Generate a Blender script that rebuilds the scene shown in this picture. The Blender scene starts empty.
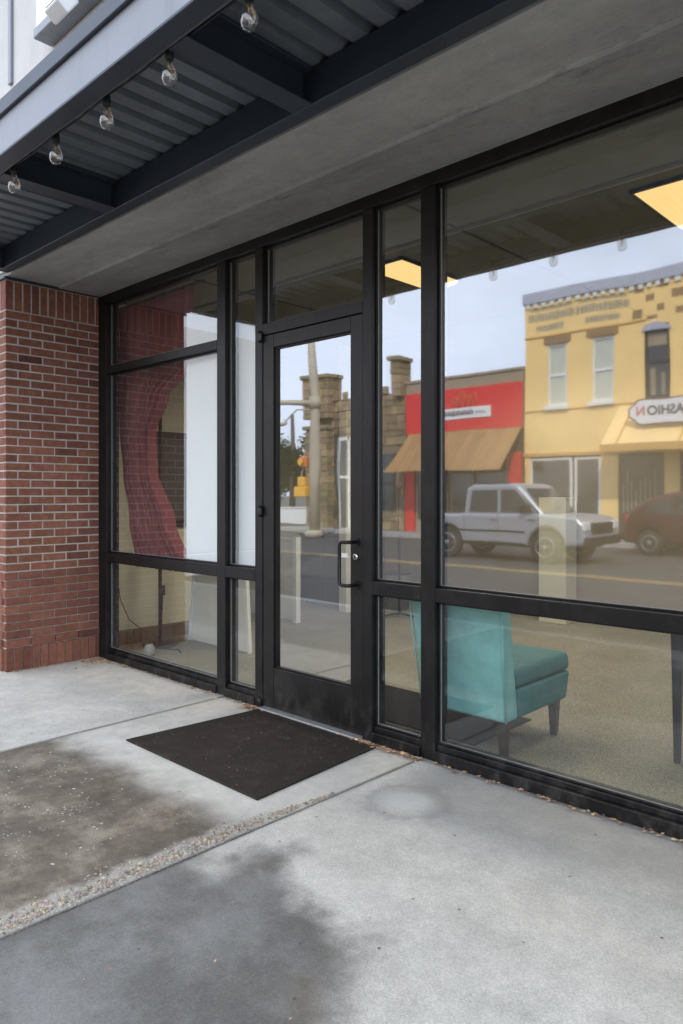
import bpy, bmesh, math, random
from mathutils import Vector, Matrix
R = math.radians
random.seed(7)
S = bpy.context.scene
COL = S.collection
PI = math.pi

# ------------------------------------------------------------------ helpers
class MB:
    """collects shapes into one mesh"""
    def __init__(self):
        self.bm = bmesh.new()
        self.col = self.bm.loops.layers.float_color.new('tint')
    def _tint(self, faces, t):
        if t is None: t = (1, 1, 1)
        for f in faces:
            for l in f.loops: l[self.col] = (t[0], t[1], t[2], 1)
    def box(self, x0, x1, y0, y1, z0, z1, bev=0, t=None, mtx=None, seg=1):
        b = self.bm
        vs = [b.verts.new((x, y, z)) for x in (min(x0, x1), max(x0, x1)) for y in (min(y0, y1), max(y0, y1)) for z in (min(z0, z1), max(z0, z1))]
        idx = [(0,1,3,2),(4,6,7,5),(0,4,5,1),(2,3,7,6),(0,2,6,4),(1,5,7,3)]
        fs = [b.faces.new([vs[i] for i in q]) for q in idx]
        if mtx is not None: bmesh.ops.transform(b, matrix=mtx, verts=vs)
        self._tint(fs, t)
        if bev:
            es = list({e for f in fs for e in f.edges})
            r = bmesh.ops.bevel(b, geom=es, offset=bev, segments=seg, affect='EDGES', profile=.5)
            fs = [f for f in fs if f.is_valid] + [f for f in r['faces'] if f.is_valid]
        self._tint(set(fs), t)
        return self
    def quad(self, pts, t=None):
        f = self.bm.faces.new([self.bm.verts.new(p) for p in pts]); self._tint([f], t); return self
    def prism(self, poly, axis, a, b, bev=0, t=None, mtx=None, seg=2):
        """poly 2D extruded along axis ('x','y','z') from a to b"""
        def P(u, v, w):
            return {'y': (u, w, v), 'x': (w, u, v), 'z': (u, v, w)}[axis]
        bm = self.bm
        A = [bm.verts.new(P(u, v, a)) for u, v in poly]
        B = [bm.verts.new(P(u, v, b)) for u, v in poly]
        fs = [bm.faces.new(A), bm.faces.new(B[::-1])]
        n = len(poly)
        for i in range(n):
            fs.append(bm.faces.new([A[i], B[i], B[(i+1) % n], A[(i+1) % n]]))
        bmesh.ops.recalc_face_normals(bm, faces=fs)
        if mtx is not None: bmesh.ops.transform(bm, matrix=mtx, verts=A + B)
        self._tint(fs, t)
        if bev:
            es = list({e for f in fs[:2] for e in f.edges})
            r = bmesh.ops.bevel(bm, geom=es, offset=bev, segments=seg, affect='EDGES', profile=.5)
            fs = [f for f in fs if f.is_valid] + [f for f in r['faces'] if f.is_valid]
        self._tint(set(fs), t)
        return self
    def tube(self, pts, r, n=10, cap=True, t=None):
        bm = self.bm; pts = [Vector(p) for p in pts]
        rr = r if isinstance(r, (list, tuple)) else [r] * len(pts)
        rings = []; up = Vector((0, 0, 1)); fs = []
        for i, p in enumerate(pts):
            d = (pts[min(i+1, len(pts)-1)] - pts[max(i-1, 0)]).normalized()
            if i == 0:
                s = d.cross(up if abs(d.z) < .8 else Vector((0, 1, 0)))
            else:
                s = s - d * s.dot(d)          # carry the frame along so the tube never twists
            s.normalize(); u = s.cross(d).normalized()
            rings.append([bm.verts.new(p + (s * math.cos(2*PI*k/n) + u * math.sin(2*PI*k/n)) * rr[i]) for k in range(n)])
        for a, b in zip(rings, rings[1:]):
            for k in range(n):
                fs.append(bm.faces.new([a[k], a[(k+1) % n], b[(k+1) % n], b[k]]))
        if cap:
            fs.append(bm.faces.new(rings[0])); fs.append(bm.faces.new(rings[-1][::-1]))
        for f in fs: f.smooth = len(f.verts) == 4
        bmesh.ops.recalc_face_normals(bm, faces=fs)
        self._tint(fs, t)
        return self
    def lathe(self, prof, c=(0, 0, 0), n=20, axis='z', t=None):
        bm = self.bm; c = Vector(c); rings = []; fs = []
        for r, z in prof:
            ring = []
            for k in range(n):
                a = 2*PI*k/n
                v = {'z': (r*math.cos(a), r*math.sin(a), z), 'y': (r*math.cos(a), z, r*math.sin(a)), 'x': (z, r*math.cos(a), r*math.sin(a))}[axis]
                ring.append(bm.verts.new(c + Vector(v)))
            rings.append(ring)
        for a, b in zip(rings, rings[1:]):
            for k in range(n):
                f = bm.faces.new([a[k], a[(k+1) % n], b[(k+1) % n], b[k]]); f.smooth = True; fs.append(f)
        fs.append(bm.faces.new(rings[0])); fs.append(bm.faces.new(rings[-1][::-1]))
        bmesh.ops.recalc_face_normals(bm, faces=fs)
        self._tint(fs, t)
        return self
    def build(self, name, m, parent=None, smooth=False):
        me = bpy.data.meshes.new(name)
        if smooth:
            for f in self.bm.faces: f.smooth = True
        self.bm.normal_update()
        self.bm.to_mesh(me); self.bm.free()
        me.materials.append(m)
        o = bpy.data.objects.new(name, me); COL.objects.link(o)
        if parent is not None:
            o.parent = parent
            # geometry is written in world coordinates; undo the parent's place
            o.matrix_parent_inverse = parent_world(parent).inverted()
        return o

def parent_world(p):
    m = p.matrix_basis.copy()
    while p.parent:
        m = p.parent.matrix_basis @ p.matrix_parent_inverse @ m if False else (p.parent.matrix_basis @ p.matrix_parent_inverse @ m)
        p = p.parent
    return m

def tag(o, label=None, cat=None, group=None, kind=None):
    if label: o['label'] = label
    if cat: o['category'] = cat
    if group: o['group'] = group
    if kind: o['kind'] = kind
    return o

def thing(name, label, cat, loc=(0, 0, 0), group=None):
    o = bpy.data.objects.new(name, None); COL.objects.link(o)
    o.empty_display_size = .2; o.location = loc
    return tag(o, label, cat, group)

def copy_tree(o, parent=None):
    c = o.copy(); COL.objects.link(c)
    if parent is not None:
        mi = o.matrix_parent_inverse.copy(); c.parent = parent; c.matrix_parent_inverse = mi
    for ch in list(o.children): copy_tree(ch, c)
    return c

# ------------------------------------------------------------------ materials
class NT:
    def __init__(self, name):
        self.m = bpy.data.materials.new(name); self.m.use_nodes = True
        self.t = self.m.node_tree; self.t.nodes.clear()
        self.out = self.t.nodes.new('ShaderNodeOutputMaterial')
        self.pos = None
    def n(self, typ, **kw):
        o = self.t.nodes.new(typ)
        for k, v in kw.items(): setattr(o, k, v)
        return o
    def link(self, a, b): self.t.links.new(a, b)
    def coord(self):
        if self.pos is None:
            g = self.n('ShaderNodeNewGeometry'); self.pos = g.outputs['Position']
        return self.pos
    def objcoord(self):
        return self.n('ShaderNodeTexCoord').outputs['Object']
    def val(self, sock, v):
        if hasattr(v, 'is_output') or isinstance(v, bpy.types.NodeSocket): self.link(v, sock)
        else: sock.default_value = v
    def noise(self, scale, detail=6, rough=.6, vec=None, dist=0):
        o = self.n('ShaderNodeTexNoise')
        self.link(vec or self.coord(), o.inputs['Vector'])
        o.inputs['Scale'].default_value = scale; o.inputs['Detail'].default_value = detail
        o.inputs['Roughness'].default_value = rough; o.inputs['Distortion'].default_value = dist
        return o.outputs['Fac']
    def voro(self, scale, feature='F1', vec=None):
        o = self.n('ShaderNodeTexVoronoi', feature=feature)
        self.link(vec or self.coord(), o.inputs['Vector']); o.inputs['Scale'].default_value = scale
        return o
    def mapping(self, scale=(1, 1, 1), rot=(0, 0, 0), vec=None):
        o = self.n('ShaderNodeMapping'); self.link(vec or self.coord(), o.inputs['Vector'])
        o.inputs['Scale'].default_value = scale; o.inputs['Rotation'].default_value = rot
        return o.outputs['Vector']
    def math(self, op, a, b=0., c=None, clamp=False):
        o = self.n('ShaderNodeMath', operation=op, use_clamp=clamp)
        self.val(o.inputs[0], a); self.val(o.inputs[1], b)
        if c is not None: self.val(o.inputs[2], c)
        return o.outputs[0]
    def smooth(self, v, a, b):
        o = self.n('ShaderNodeMapRange', interpolation_type='SMOOTHSTEP')
        self.val(o.inputs['Value'], v)
        inv = a > b
        lo, hi = (b, a) if inv else (a, b)
        o.inputs['From Min'].default_value = lo; o.inputs['From Max'].default_value = hi
        o.inputs['To Min'].default_value = 1 if inv else 0; o.inputs['To Max'].default_value = 0 if inv else 1
        return o.outputs['Result']
    def mix(self, f, a, b, mode='MIX'):
        o = self.n('ShaderNodeMix', data_type='RGBA', blend_type=mode)
        self.val(o.inputs[0], f)
        for s, v in ((o.inputs[6], a), (o.inputs[7], b)):
            if isinstance(v, bpy.types.NodeSocket): self.link(v, s)
            else: s.default_value = (v[0], v[1], v[2], 1)
        return o.outputs[2]
    def ramp(self, f, *stops):
        o = self.n('ShaderNodeValToRGB'); self.val(o.inputs[0], f)
        cr = o.color_ramp
        while len(cr.elements) < len(stops): cr.elements.new(.5)
        for e, (p, c) in zip(cr.elements, stops):
            e.position = p; e.color = (c[0], c[1], c[2], 1) if isinstance(c, (tuple, list)) else (c, c, c, 1)
        return o.outputs[0]
    def xyz(self, vec=None):
        o = self.n('ShaderNodeSeparateXYZ'); self.link(vec or self.coord(), o.inputs[0]); return o.outputs
    def bump(self, h, strength=.3, dist=.01):
        o = self.n('ShaderNodeBump'); self.link(h, o.inputs['Height'])
        o.inputs['Strength'].default_value = strength; o.inputs['Distance'].default_value = dist
        return o.outputs['Normal']
    def bsdf(self, color, rough=.6, metal=0., normal=None, spec=.5, **kw):
        o = self.n('ShaderNodeBsdfPrincipled')
        if isinstance(color, bpy.types.NodeSocket): self.link(color, o.inputs['Base Color'])
        else: o.inputs['Base Color'].default_value = (*color, 1)
        self.val(o.inputs['Roughness'], rough); o.inputs['Metallic'].default_value = metal
        o.inputs['Specular IOR Level'].default_value = spec
        for k, v in kw.items(): o.inputs[k.replace('_', ' ')].default_value = v
        if normal is not None: self.link(normal, o.inputs['Normal'])
        self.link(o.outputs[0], self.out.inputs[0])
        return o

def pm(name, c, var=.15, scale=6, rough=.6, metal=0, bump=.15, bscale=60, bdist=.004, spec=.5, tint=False, dirt=0, **kw):
    """painted / plain surface with two scales of tonal variation, optional per-face tint and grime"""
    t = NT(name)
    n1 = t.noise(scale, 8, .65)
    k = t.ramp(n1, (.25, 1 - var), (.75, 1 + var * .6))
    col = t.mix(1., c, k, 'MULTIPLY')
    if tint:
        a = t.n('ShaderNodeVertexColor', layer_name='tint')
        col = t.mix(1., col, a.outputs[0], 'MULTIPLY')
    if dirt:
        st = t.noise(1.6, 6, .7, vec=t.mapping((3.5, 3.5, .7)))
        col = t.mix(t.math('MULTIPLY', t.smooth(st, .48, .75), dirt), col, (c[0]*.35, c[1]*.33, c[2]*.3))
    n2 = t.noise(bscale, 4, .6)
    rg = t.math('ADD', t.math('MULTIPLY', n1, .2), rough - .1, clamp=True)
    t.bsdf(col, rg, metal, t.bump(n2, bump, bdist), spec, **kw)
    return t.m

M = {}
M['bronze'] = pm('dark_bronze_aluminium', (.0115, .0100, .0098), .25, 3, .4, .0, .06, 220, .001, .4, dirt=.0)
M['bronze_door'] = pm('dark_bronze_door', (.016, .0135, .012), .2, 3, .4, .0, .06, 220, .001, .4)
def bronze(name, c):
    t = NT(name)
    X, Y, Z = t.xyz()
    n = t.noise(5, 7, .7); f = t.noise(90, 4, .7)
    col = t.mix(1., c, t.ramp(n, (.3, .7), (.7, 1.3)), 'MULTIPLY')
    low = t.smooth(Z, .32, .0)
    dust = t.math('MULTIPLY', t.math('ADD', t.math('MULTIPLY', low, .25), .07), t.smooth(t.noise(11, 6, .75, vec=t.mapping((1, 1, .5))), .42, .7))
    col = t.mix(dust, col, (.13, .12, .105))
    sc = t.smooth(t.noise(40, 2, .5, vec=t.mapping((1, 1, 14), (0, .5, 0))), .70, .78)
    col = t.mix(t.math('MULTIPLY', sc, .22), col, (.10, .095, .09))
    rg = t.math('ADD', t.math('MULTIPLY', n, .25), .30)
    t.bsdf(col, rg, 0, t.bump(f, .05, .001), .3)
    return t.m
M['bronze'] = bronze('dark_bronze_aluminium', (.0075, .0070, .0072))
M['bronze_door'] = bronze('dark_bronze_door', (.0110, .0095, .0088))
M['black_metal'] = pm('black_metal', (.012, .012, .013), .2, 8, .35, .3, .05, 200, .001)
M['gasket'] = pm('grey_gasket', (.22, .22, .21), .2, 20, .5, 0, .05, 100)
M['chrome'] = pm('steel', (.6, .6, .58), .1, 8, .25, 1, .02, 100)
M['alu'] = pm('aluminium_threshold', (.42, .41, .39), .2, 12, .5, .6, .1, 150)
M['sticker'] = pm('white_sticker', (.75, .74, .72), .08, 40, .5)
M['steel_dark'] = pm('navy_grey_painted_steel', (.030, .041, .060), .3, 5, .5, 0, .1, 90, .002)
M['steel_light'] = pm('light_grey_painted_steel', (.225, .24, .265), .12, 4, .45, 0, .08, 60, .002, dirt=.3)
M['steel_lip'] = pm('mid_grey_steel', (.12, .13, .155), .25, 8, .4, .2, .1, 60)
M['deck'] = pm('galvanised_roof_deck', (.165, .19, .215), .3, 3, .42, .2, .05, 60, .002, dirt=.3)
M['white_stucco'] = pm('white_stucco', (.56, .555, .53), .12, 2.5, .85, 0, .35, 90, .006, dirt=.12)
M['white_paint'] = pm('white_paint', (.8, .8, .79), .06, 5, .4, 0, .05, 90, .002)
M['offwhite'] = pm('offwhite_panel', (.76, .75, .68), .1, 3, .6, 0, .05, 60)
M['cream'] = pm('cream_wall', (.56, .53, .40), .08, 2, .8, 0, .12, 120, .003)
M['tan_wall'] = pm('tan_wall', (.22, .18, .125), .1, 2, .8, 0, .12, 120, .003)
M['baseboard'] = pm('brown_baseboard', (.13, .09, .055), .2, 6, .5)
M['ceiling'] = pm('dim_ceiling', (.20, .19, .145), .2, 1.6, .85, 0, .2, 70, .003)
M['ceiling_gap'] = pm('ceiling_gap', (.045, .042, .036), .2, 3, .8)
M['curtain'] = pm('mauve_curtain', (.20, .05, .056), .3, 7, .85, 0, .25, 300, .002)
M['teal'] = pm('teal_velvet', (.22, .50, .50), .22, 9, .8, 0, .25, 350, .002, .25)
M['teal_shaded'] = pm('teal_velvet_shaded', (.08, .20, .21), .22, 9, .8, 0, .25, 350, .002, .25)  # same velvet as the back, shade on seat and sides put into the colour
M['wood_dark'] = pm('dark_wood', (.035, .02, .013), .3, 14, .4)
M['grey_cab'] = pm('slate_cabinet', (.075, .085, .09), .2, 5, .5)
M['dark_board'] = pm('dark_board', (.05, .045, .035), .2, 5, .6)
M['clear_plastic'] = pm('pale_plastic', (.30, .32, .30), .1, 9, .2)
M['bulb_socket'] = pm('black_rubber', (.012, .012, .013), .1, 20, .6)
M['brass'] = pm('filament', (.55, .36, .16), .1, 20, .3, .8)
M['asphalt'] = pm('asphalt', (.082, .076, .068), .3, .9, .85, 0, .6, 140, .008)
M['ground'] = pm('far_ground', (.10, .10, .085), .3, .3, .9)
M['far_walk'] = pm('far_pavement', (.36, .35, .33), .2, 1.2, .85, 0, .3, 90, .004)
M['kerb'] = pm('concrete_kerb', (.38, .37, .35), .25, 3, .85, 0, .4, 80, .005)
M['yellow_line'] = pm('yellow_road_paint', (.50, .35, .12), .4, 5, .7)
M['white_line'] = pm('white_road_paint', (.62, .62, .60), .3, 5, .7)
M['yellow_wall'] = pm('yellow_painted_brick', (.95, .67, .27), .13, .9, .7, 0, .5, 9, .01, dirt=.14)
M['yellow_trim'] = pm('ochre_trim', (.62, .36, .10), .12, 3, .7)
M['yellow_awning'] = pm('yellow_awning_panel', (.93, .66, .28), .08, 2, .6)
M['blue_cap'] = pm('blue_grey_cap', (.44, .46, .54), .12, 2, .6)
M['brown_patch'] = pm('bare_brick_patch', (.34, .22, .11), .3, 8, .8)
M['ghost_paint'] = pm('faded_sign_paint', (.42, .36, .24), .3, 5, .8)
M['red_sign'] = pm('red_sign', (.72, .035, .03), .08, 2, .5)
M['tan_brick'] = pm('tan_brick', (.36, .29, .2), .2, 3, .8)
M['tan_awning'] = pm('tan_metal_awning', (.62, .40, .18), .18, 2, .5, tint=True)
M['orange'] = pm('orange_paint', (.62, .20, .06), .1, 6, .6)
M['stone'] = pm('castle_stone', (.34, .26, .155), .45, 1.6, .85, 0, .6, 7, .03, tint=True)
M['stone_mortar'] = pm('stone_mortar', (.24, .185, .115), .2, 4, .9)
M['store_dark'] = pm('shop_interior_dark', (.045, .04, .032), .4, 1.2, .6)
M['store_glass'] = pm('shop_window_glass', (.05, .05, .045), .4, .8, .08, 0, .02, 4, .002, .8)
M['win_white'] = pm('white_window_wood', (.78, .78, .74), .08, 5, .5)
M['win_blind'] = pm('pale_window_blind', (.58, .6, .5), .1, 3, .5)
M['sign_letter'] = pm('dark_sign_letter', (.06, .05, .06), .2, 10, .5)
M['sign_letter_red'] = pm('red_sign_letter', (.55, .16, .12), .2, 10, .5)
M['sign_rim'] = pm('brown_sign_rim', (.2, .13, .09), .2, 8, .5)
M['pole'] = pm('weathered_tan_steel_pole', (.47, .41, .31), .15, 2, .6, .0, .1, 40)
M['signal_yellow'] = pm('signal_yellow', (.85, .45, .05), .1, 6, .5)
M['wood_pole'] = pm('wooden_pole', (.10, .075, .055), .3, 6, .8)
M['silver_paint'] = pm('silver_car_paint', (.36, .38, .42), .06, 2, .3, .25, .0, 50, .001, .6)
M['maroon_paint'] = pm('maroon_car_paint', (.062, .008, .012), .1, 2, .28, .15, .0, 50, .001, .6)
M['panel_white'] = pm('bluish_white_panel', (.86, .92, .98), .03, 1.5, .5, 0, .05, 8, .003)
M['truck_white'] = pm('white_truck_panel', (.93, .94, .95), .04, 1.5, .4, 0, .06, 8, .004)
M['car_glass'] = pm('car_glass', (.035, .037, .04), .1, 4, .06, 0, 0, 50, .001, .8)
M['tyre'] = pm('tyre_rubber', (.02, .02, .02), .2, 12, .8)
M['rim'] = pm('alloy_rim', (.30, .30, .30), .1, 8, .4, .5)
M['lamp_red'] = pm('red_lens', (.5, .02, .02), .1, 10, .2)
M['lamp_clear'] = pm('clear_lens', (.75, .75, .72), .05, 10, .15)
M['bark'] = pm('bark', (.075, .055, .04), .3, 6, .9)
M['litter'] = pm('dry_leaf', (.52, .34, .19), .4, 60, .8, tint=True)
M['pebble'] = pm('exposed_aggregate', (.40, .355, .29), .2, 30, .8, tint=True)
M['chip'] = pm('concrete_crumb', (.58, .56, .5), .2, 30, .9, tint=True)

def leafmat():
    t = NT('tree_leaf')
    a = t.n('ShaderNodeVertexColor', layer_name='tint')
    col = t.mix(1., (.105, .135, .038), a.outputs[0], 'MULTIPLY')
    t.bsdf(col, .6, 0)
    return t.m
M['leaf'] = leafmat()

def glassmat(name, tint, f0, wob=.0006, film=0., rough=0.):
    t = NT(name)
    tr = t.n('ShaderNodeBsdfTransparent'); tr.inputs[0].default_value = (*tint, 1)
    gl = t.n('ShaderNodeBsdfAnisotropic') if False else t.n('ShaderNodeBsdfGlossy')
    gl.inputs['Color'].default_value = (.97, .98, 1, 1); gl.inputs['Roughness'].default_value = rough
    nz = t.noise(1.7, 1, .4, vec=t.mapping((1.6, 1, .8)))
    bp = t.bump(nz, 1., wob); t.link(bp, gl.inputs['Normal'])
    lw = t.n('ShaderNodeLayerWeight'); lw.inputs['Blend'].default_value = .5
    # Schlick: f0 + (1-f0) * facing^5
    c = t.math('POWER', lw.outputs['Facing'], 3.2)
    fac = t.math('ADD', t.math('MULTIPLY', c, 1 - f0), f0, clamp=True)
    mx = t.n('ShaderNodeMixShader'); t.link(fac, mx.inputs[0]); t.link(tr.outputs[0], mx.inputs[1]); t.link(gl.outputs[0], mx.inputs[2])
    if film:
        df = t.n('ShaderNodeBsdfDiffuse'); df.inputs[0].default_value = (.72, .72, .70, 1)
        sm = t.noise(2.2, 7, .7, vec=t.mapping((1, 1, .6)))
        m2 = t.n('ShaderNodeMixShader'); t.link(t.math('MULTIPLY', t.smooth(sm, .25, .75), film), m2.inputs[0])
        t.link(mx.outputs[0], m2.inputs[1]); t.link(df.outputs[0], m2.inputs[2]); mx = m2      # thin dusty film on the pane
    t.link(mx.outputs[0], t.out.inputs[0])
    return t.m
M['glass'] = glassmat('storefront_glass', (.86, .87, .82), .28, .0007, .04, .024)
M['glass_door'] = glassmat('door_glass', (.86, .87, .82), .28, .0008, .035, .02)
M['glass_clear'] = glassmat('tempered_clear_glass', (.93, .94, .90), .085, .0004, .035, .012)
M['bulb_glass'] = glassmat('bulb_glass', (.96, .95, .92), .12, .0)

def brickmat():
    t = NT('red_brick')
    a = t.n('ShaderNodeVertexColor', layer_name='tint')
    n = t.noise(22, 6, .7); n3 = t.noise(3, 4, .6)
    col = t.mix(t.smooth(n, .35, .7), (.195, .077, .050), (.285, .116, .076))
    col = t.mix(1., col, a.outputs[0], 'MULTIPLY')
    col = t.mix(t.math('MULTIPLY', t.smooth(n3, .5, .75), .35), col, (.14, .055, .045))
    fl = t.voro(260); col = t.mix(t.smooth(fl.outputs['Distance'], .16, .08), col, (.08, .05, .045))
    t.bsdf(col, .85, 0, t.bump(t.noise(130, 5, .7), .5, .004), .3)
    return t.m
M['brick'] = brickmat()
M['mortar'] = pm('mortar', (.47, .43, .385), .3, 9, .95, 0, .6, 150, .004)

def soffitmat():
    t = NT('grey_painted_stucco')
    n = t.noise(1.1, 8, .65, vec=t.mapping((.8, 2.4, 1)))
    col = t.ramp(n, (.3, (.29, .285, .275)), (.7, (.48, .475, .455)))
    st = t.noise(2.3, 8, .75, vec=t.mapping((1.2, 5, 1)))
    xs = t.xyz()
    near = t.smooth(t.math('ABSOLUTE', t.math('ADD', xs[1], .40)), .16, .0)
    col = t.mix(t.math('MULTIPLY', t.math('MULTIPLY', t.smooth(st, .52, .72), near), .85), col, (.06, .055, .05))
    inner = t.smooth(xs[1], -.46, -.42)  # shade on the inner half put into the colour
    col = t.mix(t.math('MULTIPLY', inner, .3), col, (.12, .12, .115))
    blot = t.noise(14, 7, .75)
    col = t.mix(1., col, t.ramp(blot, (.3, .86), (.65, 1.06)), 'MULTIPLY')
    t.bsdf(col, .9, 0, t.bump(t.noise(45, 7, .7), .7, .008), .3)
    return t.m
M['soffit'] = soffitmat()

def carpet(name, a, b):
    t = NT(name)
    n = t.noise(120, 4, .85); m = t.noise(1.3, 5, .6)
    col = t.mix(t.smooth(n, .38, .62), a, b)
    col = t.mix(1., col, t.ramp(m, (.3, .78), (.7, 1.1)), 'MULTIPLY')
    t.bsdf(col, .95, 0, t.bump(n, .5, .006), .1)
    return t.m
M['carpet'] = carpet('beige_floor', (.13, .117, .085), (.36, .335, .265))
def matmat():
    t = NT('brown_mat')
    n = t.noise(420, 3, .8); m = t.noise(5, 7, .7)
    col = t.mix(t.smooth(n, .35, .7), (.016, .012, .010), (.085, .066, .055))
    col = t.mix(t.math('MULTIPLY', t.smooth(m, .45, .75), .35), col, (.085, .068, .056))
    sp = t.voro(60); sp.voronoi_dimensions = '2D'; k = t.math('MULTIPLY', t.smooth(sp.outputs['Distance'], .13, .05), t.smooth(t.noise(9, 3), .5, .62))
    col = t.mix(k, col, (.30, .25, .2))
    t.bsdf(col, .95, 0, t.bump(n, .8, .006), .1)
    return t.m
M['mat'] = matmat()
M['mat_in'] = pm('black_entrance_mat', (.022, .021, .022), .3, 60, .95, 0, .8, 300, .004, .1)

def paving():
    """our pavement: concrete with a dark patch, a crust of dirt on the middle bay, aggregate and specks"""
    t = NT('pavement_concrete')
    X, Y, Z = t.xyz()
    big = t.noise(1.2, 6, .6); mid = t.noise(7, 8, .7); fine = t.noise(150, 4, .75); grit = t.noise(420, 2, .8)
    col = t.ramp(big, (.28, (.52, .488, .425)), (.72, (.70, .662, .582)))
    col = t.mix(1., col, t.ramp(mid, (.25, .74), (.7, 1.08)), 'MULTIPLY')
    col = t.mix(1., col, t.ramp(fine, (.34, .74), (.66, 1.14)), 'MULTIPLY')
    col = t.mix(t.math('MULTIPLY', t.smooth(grit, .54, .68), .42), col, (.17, .16, .145))
    col = t.mix(t.math('MULTIPLY', t.smooth(t.noise(300, 2, .8), .58, .70), .3), col, (.80, .77, .71))
    # strip close to the frame on the right bay: greyer, canopy shade put into the colour
    w1 = t.math('ADD', Y, t.math('MULTIPLY', t.math('SUBTRACT', big, .5), .9))
    strip = t.math('MULTIPLY', t.smooth(w1, -.78, -.42), t.smooth(X, -2.56, -2.2))
    col = t.mix(t.math('MULTIPLY', strip, .55), col, (.17, .17, .17))
    # pale ring left by a pot
    dx = t.math('SUBTRACT', X, -2.22); dy = t.math('SUBTRACT', Y, -.56)
    rr = t.math('SQRT', t.math('ADD', t.math('MULTIPLY', dx, dx), t.math('MULTIPLY', dy, dy)))
    rr = t.math('ADD', rr, t.math('MULTIPLY', t.math('SUBTRACT', mid, .5), .16))
    col = t.mix(t.math('MULTIPLY', t.smooth(rr, .15, .07), .45), col, (.66, .64, .58))
    ring = t.smooth(t.math('ABSOLUTE', t.math('SUBTRACT', rr, .19)), .05, .0)
    col = t.mix(t.math('MULTIPLY', ring, .35), col, (.22, .215, .20))
    # darker, smoother patch with a soft edge on the right bay
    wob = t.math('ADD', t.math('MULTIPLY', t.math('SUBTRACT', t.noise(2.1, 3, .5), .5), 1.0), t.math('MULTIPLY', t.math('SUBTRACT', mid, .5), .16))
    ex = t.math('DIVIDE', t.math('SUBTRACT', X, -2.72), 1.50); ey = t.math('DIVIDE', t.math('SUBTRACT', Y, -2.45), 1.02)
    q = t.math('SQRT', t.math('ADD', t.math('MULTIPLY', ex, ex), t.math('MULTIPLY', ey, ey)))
    patch = t.smooth(t.math('ADD', q, wob), 1.16, .86)
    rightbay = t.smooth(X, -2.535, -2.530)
    patchR = t.math('MULTIPLY', patch, rightbay)
    col = t.mix(t.math('MULTIPLY', patchR, .86), col, t.mix(t.smooth(t.noise(2.6, 7, .65), .36, .64), (.060, .057, .051), (.15, .146, .136)))
    brownish = t.math('MULTIPLY', patchR, t.smooth(t.noise(1.7, 3), .5, .7))
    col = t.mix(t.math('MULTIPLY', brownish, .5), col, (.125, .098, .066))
    col = t.mix(t.math('MULTIPLY', patchR, .55), col, t.mix(1., col, t.ramp(fine, (.34, .75), (.66, 1.2)), 'MULTIPLY'))
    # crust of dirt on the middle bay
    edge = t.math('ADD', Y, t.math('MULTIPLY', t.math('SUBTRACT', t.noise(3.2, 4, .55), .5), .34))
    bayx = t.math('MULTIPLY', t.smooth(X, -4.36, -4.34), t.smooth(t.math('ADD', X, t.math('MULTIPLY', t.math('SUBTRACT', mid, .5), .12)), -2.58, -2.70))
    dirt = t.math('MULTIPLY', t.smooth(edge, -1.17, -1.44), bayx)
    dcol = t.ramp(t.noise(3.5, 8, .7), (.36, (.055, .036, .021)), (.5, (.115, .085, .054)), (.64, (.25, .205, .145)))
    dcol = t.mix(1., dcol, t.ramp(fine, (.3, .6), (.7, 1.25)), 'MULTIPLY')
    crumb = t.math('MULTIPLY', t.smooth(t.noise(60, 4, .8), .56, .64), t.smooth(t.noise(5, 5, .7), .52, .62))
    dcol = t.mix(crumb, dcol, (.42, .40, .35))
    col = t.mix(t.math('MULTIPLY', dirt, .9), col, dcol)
    # a smudge by the pillar bay
    sm = t.math('MULTIPLY', t.smooth(edge, -1.5, -1.7), t.smooth(X, -4.3, -4.6))
    col = t.mix(t.math('MULTIPLY', sm, .7), col, (.13, .12, .11))
    # broken edge beside the second joint
    jx = t.math('ADD', X, t.math('MULTIPLY', t.math('SUBTRACT', mid, .5), .10))
    agg = t.math('MULTIPLY', t.smooth(jx, -2.655, -2.615), t.math('SUBTRACT', 1., rightbay))
    agg = t.math('MULTIPLY', agg, t.smooth(Y, -.95, -1.35))
    vo = t.voro(85)
    acol = t.mix(t.smooth(vo.outputs['Distance'], .1, .6), t.mix(.55, vo.outputs['Color'], (.52, .47, .40)), (.10, .085, .07))
    acol = t.mix(.55, acol, (.42, .385, .33))
    col = t.mix(t.math('MULTIPLY', agg, .85), col, acol)
    # grime towards the joints and the frame
    def near(v, c, w): return t.smooth(t.math('ABSOLUTE', t.math('SUBTRACT', v, c)), w, 0.)
    gr = t.math('MAXIMUM', near(X, -4.35, .035), near(X, -2.527, .03)); gr = t.math('MAXIMUM', gr, near(Y, -.06, .045))
    col = t.mix(t.math('MULTIPLY', t.math('MULTIPLY', gr, t.smooth(mid, .3, .6)), .55), col, (.10, .09, .075))
    # oil / gum specks
    sp = t.voro(4.5); sp.voronoi_dimensions = '2D'; sk = t.smooth(t.math('ADD', sp.outputs['Distance'], t.math('MULTIPLY', fine, .02)), .045, .03)
    sk = t.math('MULTIPLY', sk, t.smooth(t.noise(3.3, 2), .50, .56))
    col = t.mix(t.math('MULTIPLY', sk, .75), col, (.06, .058, .055))
    h = t.math('ADD', t.math('MULTIPLY', fine, .6), t.math('MULTIPLY', grit, .5))
    h = t.math('ADD', h, t.math('MULTIPLY', t.math('MULTIPLY', vo.outputs['Distance'], agg), -2.2))
    rough = t.math('SUBTRACT', .9, t.math('MULTIPLY', patchR, .18))
    t.bsdf(col, rough, 0, t.bump(h, .55, .004), .3)
    return t.m
M['paving'] = paving()

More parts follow.
